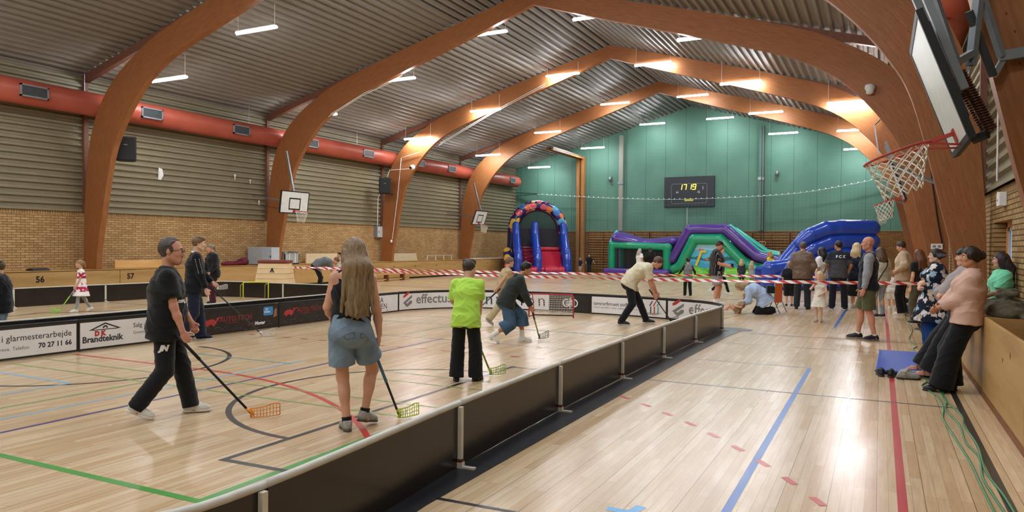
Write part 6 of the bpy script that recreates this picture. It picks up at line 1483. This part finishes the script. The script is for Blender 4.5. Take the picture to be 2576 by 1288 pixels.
person(dict(label='person in dark clothes and white trainers striding past behind the capped man', loc=(-4.98, 26.1), phi=5, h=1.70, g=.92, footL=(-.09, .3, 0, .03), footR=(.09, -.3, 0, .12), hair='short', hairc='3a2c22', wear=[('top', K('2a2d34'), dict(sleeve=.9, fit=.03)), ('pants', C_INK, dict(fit=.012)), ('shoes', S_WHT)]))
person(dict(label='grey-haired woman in white shirt standing before the obstacle course window', loc=(-11.15, 36.9), phi=40, h=1.57, woman=True, g=1.05, handR=(.24, .1, 1.0), hair='bob', hairc='b9b2a8', hairlen=.12, wear=[('top', C_WHT, dict(sleeve=.42, fit=.03)), ('pants', C_NAVY, dict(fit=.02)), ('shoes', S_BLK)]))
person(dict(label='person dressed in black standing before the obstacle course window, back turned', loc=(-10.7, 37.3), phi=95, h=1.62, g=1.05, hair='long', hairc='15120f', hairlen=.18, wear=[('top', K('101114'), dict(sleeve=.95, fit=.045)), ('pants', C_INK, dict(fit=.02)), ('shoes', S_BLK)]))
person(dict(label='child in grey vest with black sleeves walking away, arms spread', loc=(-5.9, 25.2), phi=105, h=1.31, hs=1.15, handL=(-.42, .1, .98), handR=(.36, .02, .92), footL=(-.12, .05, 0, 0), footR=(.12, -.05, 0, 0), hair='mop', hairc='17130f', wear=[('top', C_BLK, dict(sleeve=.95, fit=.012, hem=.03, under=0)), ('vest', C_GRY, dict(fit=.028, hem=-.12)), ('pants', C_INK, dict(fit=.022, wide=.01)), ('shoes', S_BLK)]))
person(dict(label='boy in black T-shirt with arms out beside the timber column', loc=(-15.85, 42.0), phi=262, h=1.2, hs=1.14, handL=(-.5, .15, 1.0), handR=(.3, .1, .95), hair='short', hairc='241c18', wear=[('top', C_BLK, dict(sleeve=.46, fit=.045)), ('pants', K('23262c'), dict(fit=.025, wide=.02)), ('shoes', S_BLK)]))
person(dict(label='small child half hidden at the right side of the tall slide', loc=(-16.25, 41.55), phi=230, h=1.0, hs=1.25, hair='short', hairc='7a6048', wear=[('top', K('1c2438'), dict(sleeve=.5, fit=.03)), ('pants', C_LGRY, dict(leg=.5, fit=.03)), ('shoes', S_GRY)]))
person(dict(label='little girl in dark dress, left of two girls before the obstacle course', loc=(-5.38, 32.9), phi=80, h=1.17, hs=1.2, hair='bob', hairc='c2a67c', hairlen=.1, wear=[('dress', K('33363c'), dict(sleeve=.95, length=.5, flare=.06)), ('pants', C_INK, dict(fit=.006)), ('shoes', S_BLK)]))
person(dict(label='little girl in pale dress with long fair hair, right of the two girls', loc=(-5.05, 33.6), phi=70, h=1.08, hs=1.22, handR=(.45, .1, 1.0), hair='long', hairc='c9b08a', hairlen=.25, wear=[('dress', K('a9b2b8'), dict(sleeve=.3, length=.5, flare=.1)), ('shoes', S_WHT)]))
person(dict(label='child in black reaching over the blue inflatable edge from the left', loc=(-4.95, 37.6), phi=25, h=1.38, hs=1.12, lean=20, handR=(.1, .62, 1.28), handL=(-.1, .6, 1.25), hair='short', hairc='6a5238', wear=[('top', C_BLK, dict(sleeve=.4, fit=.025)), ('pants', C_INK, dict(fit=.02)), ('shoes', S_BLK)]))
person(dict(label='fair-haired child in yellow top behind the blue inflatable', loc=(-4.35, 34.7), phi=150, h=1.52, hs=1.1, lean=14, hair='bob', hairc='b0864a', hairlen=.08, wear=[('top', K('e2cf2c'), dict(sleeve=.5, fit=.025)), ('pants', C_INK, dict(fit=.02)), ('shoes', S_BLK)]))
person(dict(label='dark-haired child behind the blue inflatable beside the yellow top', loc=(-4.0, 35.1), phi=200, h=1.58, hs=1.1, hair='bob', hairc='4a2f22', hairlen=.08, wear=[('top', K('b07a5a'), dict(sleeve=.5, fit=.025)), ('pants', C_INK, dict(fit=.02)), ('shoes', S_BLK)]))

# --- kneeling woman and the child on the floor
p = person(dict(label='woman in pale blue blouse kneeling on the floor over a child', loc=(-2.72, 19.62), phi=184, h=1.72, g=1.05, woman=True, lean=62, bend=16, pel=(0, -.1, .40), footL=(-.1, -.32, 0, 0, .03, 62), footR=(.12, -.30, 0, 0, .03, 62), kneeL=(-.3, 1, -.6), kneeR=(.3, 1, -.6), handL=(-.12, .52, .22), handR=(.1, .5, .24), curl=30, hair='bob', hairc='a08a66', hairlen=.08, head=(0, 60),
    wear=[('top', K('a9bfde'), dict(sleeve=.9, hem=-.16, fit=.05, sfit=.05)), ('pants', C_INK, dict(fit=.022, wide=.02)), ('shoes', S_WHT), ('bag', K('14201e'), dict(at=(-.08, -.13, .25), size=(.16, .1, .1)))]))
person(dict(label='child in patterned brown top sitting on the floor before the kneeling woman', loc=(-3.25, 19.35), phi=186, h=1.02, hs=1.22, lean=-38, pel=(0, 0, .12), footL=(-.1, .72, 10, 0, .02, -50), footR=(.12, .66, -10, 0, .02, -50), kneeL=(-.2, .2, 1), kneeR=(.2, .2, 1), handL=(-.22, .1, .34), handR=(.2, .12, .34), hair='bob', hairc='8a6a48', hairlen=.08, head=(0, 0), wear=[('top', floral('8f745a', ['c9b49a', '5a4636', 'd8c8b0'], 26), dict(sleeve=.45, fit=.02)), ('pants', K('c9a890'), dict(leg=.3, fit=.02)), ('shoes', K('4a3a30'))]))

# --- the crowd before the blue inflatable
person(dict(label='man in brown leather jacket and dark jeans standing with his back turned', loc=(-1.92, 21.75), phi=84, h=1.84, g=1.08, footL=(-.14, 0, 8, 0), footR=(.13, .02, -10, 0), handL=(-.2, .2, 1.0), handR=(.22, .16, .98), hair='short', hairc='5c5148', wear=[('top', mat('6b5648', rough=.45, var=.15, scale=5, bump=.15), dict(sleeve=.97, hem=-.12, fit=.05, sfit=.04)), ('collar', K('2a211c'), dict(r=.02)), ('pants', K('252b33'), dict(fit=.02, wide=.015)), ('shoes', S_BLK, dict(sole=S_BLK))]))
person(dict(label='fair-haired child in black beside the man in the brown jacket', loc=(-2.34, 22.5), phi=92, h=1.30, hs=1.15, handR=(.1, .2, 1.0), hair='short', hairc='b59a74', wear=[('top', K('17181c'), dict(sleeve=.46, hem=-.12, fit=.05, sfit=.04)), ('pants', K('1a1c20'), dict(leg=.55, fit=.04, wide=.04)), ('shoes', S_BLK)]))
person(dict(label='black-haired woman in white shirt turned left behind the brown jacket', loc=(-1.5, 22.75), phi=150, h=1.70, woman=True, handR=(.24, .24, 1.05), hair='long', hairc='1c1715', hairlen=.2, wear=[('top', C_WHT, dict(sleeve=.45, hem=-.08, fit=.03)), ('pants', K('4d5258'), dict(fit=.014)), ('strap', M_BLACK, dict(side='R')), ('shoes', S_WHT)]))
p = person(dict(label='man in dark two-tone T-shirt with white letters across the shoulders', loc=(-1.02, 22.05), phi=88, h=1.88, g=1.02, footL=(-.15, 0, 12, 0), footR=(.15, .02, -14, 0), handL=(-.26, .18, 1.02), handR=(.24, .2, 1.0), hair='short', hairc='1a1512', skin='tan', head=(52, 0), wear=[('top', zsplit(1.37, '4a4c50', '262b36'), dict(sleeve=.44, hem=-.1, fit=.03, sfit=.03)), ('pants', K('171a24'), dict(fit=.02, wide=.02)), ('shoes', S_BLK, dict(sole=S_WHT))]))
me = text_mesh('F C K', .1, bold=.003, ext=.0005, align='CENTER'); decal('lettering', me, p.parts['top'], (0.05, -.12, 1.43), (1, 0, 0), (0, 0, 1), M_INKW)
person(dict(label='fair-haired woman in navy jacket and dark skirt pointing to the right', loc=(-.6, 22.95), phi=74, h=1.82, woman=True, g=1.04, handR=(.55, .3, 1.3), handL=(-.2, .15, 1.0), hair='bob', hairc='cdb78c', hairlen=.13, hairvol=.016, wear=[('top', K('1c2536'), dict(sleeve=.95, hem=-.14, fit=.05, sfit=.045)), ('skirt', C_INK, dict(length=.72, flare=.07)), ('socks', C_WHT, dict(height=.03)), ('shoes', S_WHT)]))
person(dict(label='small fair child in shorts standing beyond the woman in navy', loc=(-.62, 24.2), phi=95, h=1.08, hs=1.22, hair='bob', hairc='c0a070', hairlen=.12, wear=[('top', K('b9bcbc'), dict(sleeve=.45, hem=-.12, fit=.04)), ('pants', K('b59468'), dict(leg=.45, fit=.03)), ('shoes', S_WHT)]))
person(dict(label='small fair-haired girl in white dress facing the camera, hand at her mouth', loc=(-1.22, 18.06), phi=238, h=1.15, hs=1.18, g=.98, footL=(-.07, 0, 10, 0), footR=(.08, .06, -16, 0), handR=(.1, .14, 1.38), handL=(-.16, .2, 1.0), elbowR=(.5, .3, -.8), hair='bob', hairc='dcc598', hairlen=.09, skin='pale', head=(14, 2), wear=[('dress', K('d9d4c8'), dict(sleeve=.2, length=.52, flare=.1)), ('socks', K('d2c2b0'), dict(height=.12)), ('shoes', K('b0a08c'))]))
person(dict(label='small child in white shorts standing behind the man in the cream jacket', loc=(.3, 22.9), phi=95, h=1.08, hs=1.2, hair='short', hairc='8a6a4a', wear=[('top', C_WHT, dict(sleeve=.45, hem=-.12, fit=.04)), ('pants', C_WHT, dict(leg=.5, fit=.04, wide=.03)), ('socks', C_WHT, dict(height=.1)), ('shoes', S_WHT)]))
person(dict(label='bald man in dark vest, grey sleeves and olive shorts, hands in his pockets', loc=(-.2, 15.12), phi=186, h=1.90, g=1.03, limb=1.02, lean=-2, footL=(-.12, -.1, 14, 0), footR=(.1, .13, -6, 0), handL=(-.215, .08, .87), handR=(.2, .08, .87), elbowL=(-1, -.8, .1), elbowR=(1, -.8, .1), curl=25, hdirL=(.1, .3, -1), hair=None, skin='ruddy', head=(6, 2), twist=-6, hairc='8a6a58', brow='8a6a58',
    wear=[('top', K('9a9ca3', var=.14, scale=40), dict(sleeve=.98, hem=.02, fit=.006, sfit=.022, under=0)), ('vest', K('171b28'), dict(fit=.018, hem=-.06)), ('collar', K('9fa8b2'), dict(r=.02)), ('pants', K('56583a'), dict(leg=.47, fit=.024, wide=.03)), ('socks', C_WHT, dict(height=.03)), ('shoes', S_BLK, dict(sole=mat('8a8a88')))]))
person(dict(label='woman in pale jumper and grey leggings with a black strap, back turned', loc=(.0, 20.15), phi=128, h=1.70, woman=True, handL=(-.1, .25, 1.1), hair='bob', hairc='5e4936', hairlen=.08, wear=[('top', K('bdb9a6'), dict(sleeve=.95, hem=-.02, fit=.05, sfit=.05)), ('strap', M_BLACK, dict(side='R')), ('pants', K('8f969c'), dict(fit=.006)), ('shoes', S_BLK, dict(sole=S_WHT))]))
person(dict(label='man in cream jacket and black trousers looking down, hands on hips', loc=(.52, 21.1), phi=168, h=1.88, g=1.02, lean=-3, handL=(-.24, .08, 1.05), handR=(.2, .16, 1.05), elbowL=(-.7, -.8, 0), hair='short', hairc='3a2a22', head=(4, 24), skin='ruddy', wear=[('top', K('c0ab8e'), dict(sleeve=.9, hem=-.1, fit=.05, sfit=.045)), ('collar', K('c9bba0'), dict(r=.02)), ('pants', C_INK, dict(fit=.022, wide=.03)), ('shoes', S_WHT)]))
person(dict(label='brown-haired person in black top half hidden behind the floral tunic', loc=(.78, 18.9), phi=140, h=1.66, woman=True, hair='long', hairc='6a4128', hairlen=.22, wear=[('top', C_BLK, dict(sleeve=.3, hem=0, fit=.02)), ('pants', K('4f4a36'), dict(fit=.03, wide=.03)), ('shoes', S_BLK)]))
# --- the row of women by the right bench
M_FLO = floral('161c2c', ['d9cfc0', 'e8e2e0', '9fc0d4', 'c9b09a', 'e4dcd8'], 9.0, .47)
p = person(dict(label='dark-haired woman in navy floral tunic and cropped jeans with folded arms', loc=(.80, 13.7), phi=184, h=1.68, woman=True, g=1.3, limb=1.18, belly=.25, lean=-2, footL=(-.1, 0, 10, 0), footR=(.1, .05, 0, 0), handL=(.13, .24, 1.15), handR=(-.12, .25, 1.1), elbowL=(-.7, .5, -.8), elbowR=(.7, .5, -.8), hdirL=(1, -.1, 0), hdirR=(-1, -.1, 0), curl=30, palmL=(0, -1, 0), palmR=(0, -1, 0), hair='bun', hairc='2a1c1a', skin='pale', head=(10, 0),
    wear=[('top', M_FLO, dict(sleeve=.36, hem=-.04, fit=.03, sfit=.04)), ('skirt', M_FLO, dict(length=.52, flare=.09, fit=.06, name='tunic_skirt')), ('collar', K('d8ccc0'), dict(r=.018)), ('pants', denim('1f4a86'), dict(leg=.92, fit=.03, wide=.03)), ('shoes', K('6a5a50'), dict(sandal=True, sole=K('c9a490')))]))
p = person(dict(label='woman in grey-pink sweater with folded arms, half hidden by the pink jacket', loc=(.73, 11.08), phi=183, h=1.73, woman=True, g=1.12, limb=1.05, lean=-6, pel=(0, -.22, .90), footL=(-.1, .16, 6, 0), footR=(.1, .26, 0, 0), handL=(.1, .04, 1.13), handR=(-.1, .05, 1.1), elbowL=(-.7, .6, -.8), elbowR=(.7, .5, -.8), hdirL=(1, -.1, 0), hdirR=(-1, -.1, 0), curl=30, palmL=(0, -1, 0), palmR=(0, -1, 0), hair='bangs', hairc='241a18', skin='fair', head=(10, 4),
    wear=[('top', K('a29a98', var=.12), dict(sleeve=.95, hem=.06, fit=.055, sfit=.06)), ('collar', K('c9a8a8'), dict(r=.024)), ('pants', K('16171c'), dict(fit=.026, wide=.06)), ('shoes', K('c08a80'), dict(sandal=True, sole=K('c98a80')))]))
p = person(dict(label='woman in quilted pale pink jacket and wide black trousers leaning on the bench', loc=(.73, 10.14), phi=181, h=1.735, woman=True, g=1.05, limb=1.04, lean=-6, pel=(0, -.19, .90), footL=(-.1, .06, 0, 0), footR=(.09, -.04, -20, 0), handL=(-.04, .1, 1.0), handR=(.02, .11, .98), elbowL=(-.4, -1, -.2), elbowR=(.4, -1, -.2), hdirL=(.6, .5, -.2), hdirR=(-.6, .5, -.2), curl=32, palmL=(.5, -1, 0), hair='bun', hairc='2c211e', hairvol=.012, skin='tan', head=(14, 2),
    wear=[('top', quilt('dab4a4'), dict(sleeve=.9, hem=-.06, fit=.036, sfit=.042, wr=.005)), ('collar', K('c9a07c'), dict(r=.034)), ('pants', K('131418'), dict(fit=.028, wide=.07)), ('shoes', S_BLK, dict(sole=S_BLK))]))
p = person(dict(label='young woman in mint green top sitting by the window, long dark hair', loc=(1.44, 11.55), phi=200, h=1.40, hs=1.05, woman=True, g=.95, pel=(0, 0, .1), z=.90, footL=(-.1, .55, 0, 0, -.35), footR=(.1, .55, 0, 0, -.35), kneeL=(0, .4, 1), kneeR=(0, .4, 1), handL=(-.1, .32, .2), handR=(.1, .32, .2), hair='long', hairc='3a2c2e', hairlen=.3, head=(-6, 4), skin='fair',
    wear=[('top', K('7fe0b4', var=.05), dict(sleeve=.45, hem=.02, fit=.035, sfit=.04)), ('pants', K('d9c4c8'), dict(fit=.015)), ('shoes', S_WHT)]))

# --- loose clothes and shoes
rr = random.Random(4); pr = []
for i in range(34):
    a = rr.uniform(0, 6.28); r = rr.uniform(0, 1)**.6; y = 10.55+.62*r*cos(a); x = 1.34+.19*r*sin(a); z = .93+.26*(1-r*r)*rr.uniform(.5, 1); b = rr.uniform(0, 6.28)
    pr.append(Cone((x, y, z), (x+.12*cos(b), y+.2*sin(b), z+rr.uniform(-.06, .06)), .05, .035, k=.03))
hp = soft('jacket_heap', [Ell((1.34, 10.55, .95), (.21, .66, .14), k=.05)]+pr, .014, K('57503e', fold=.6, var=.2), None, wrinkle=WR(.012, 24), post=lambda F, X, Y, Z: np.maximum(F, np.maximum(.918-Z, np.maximum(1.09-X, X-1.57))))
tag(hp, 'heap of crumpled olive jackets lying on the bench box at the right edge', 'jackets')
def loose_shoe(label, x, y, rz, up, sole, sc=1.0, grp=None):
    t = thing('sports_shoe', label, 'shoe', (x, y, 0), rz, grp)
    s = Sk(); s.s = sc; s.an = {'R': A3(0, -.05, .08)*sc}; s.ft = {'R': A3(0, 1, 0)}; shoe(s, 'R', t, up, sole, .006)
    MB().tube([(-.02*sc, .03*sc, .085*sc), (.02*sc, .04*sc, .083*sc), (-.02*sc, .06*sc, .078*sc), (.02*sc, .075*sc, .072*sc), (-.015*sc, .09*sc, .066*sc)], .004*sc, 6).build('laces', M_WHITE if up != S_BLK else M_DARK, t)
loose_shoe('black trainer at the near left corner of the blue gym mat', .02, 10.95, radians(8), S_BLK, mat('3a3a3a'))
loose_shoe('second black trainer just right of the first one by the mat', .15, 10.93, radians(-6), S_BLK, mat('3a3a3a'))
loose_shoe('grey and black trainer lying right of the black pair by the mat', .34, 10.80, radians(-78), S_GRY, mat('2a2a2a'), 1.05)
loose_shoe('grey trainer nearest the green cables by the mat', .36, 10.96, radians(-70), S_GRY, mat('d0d0d0'), 1.05)
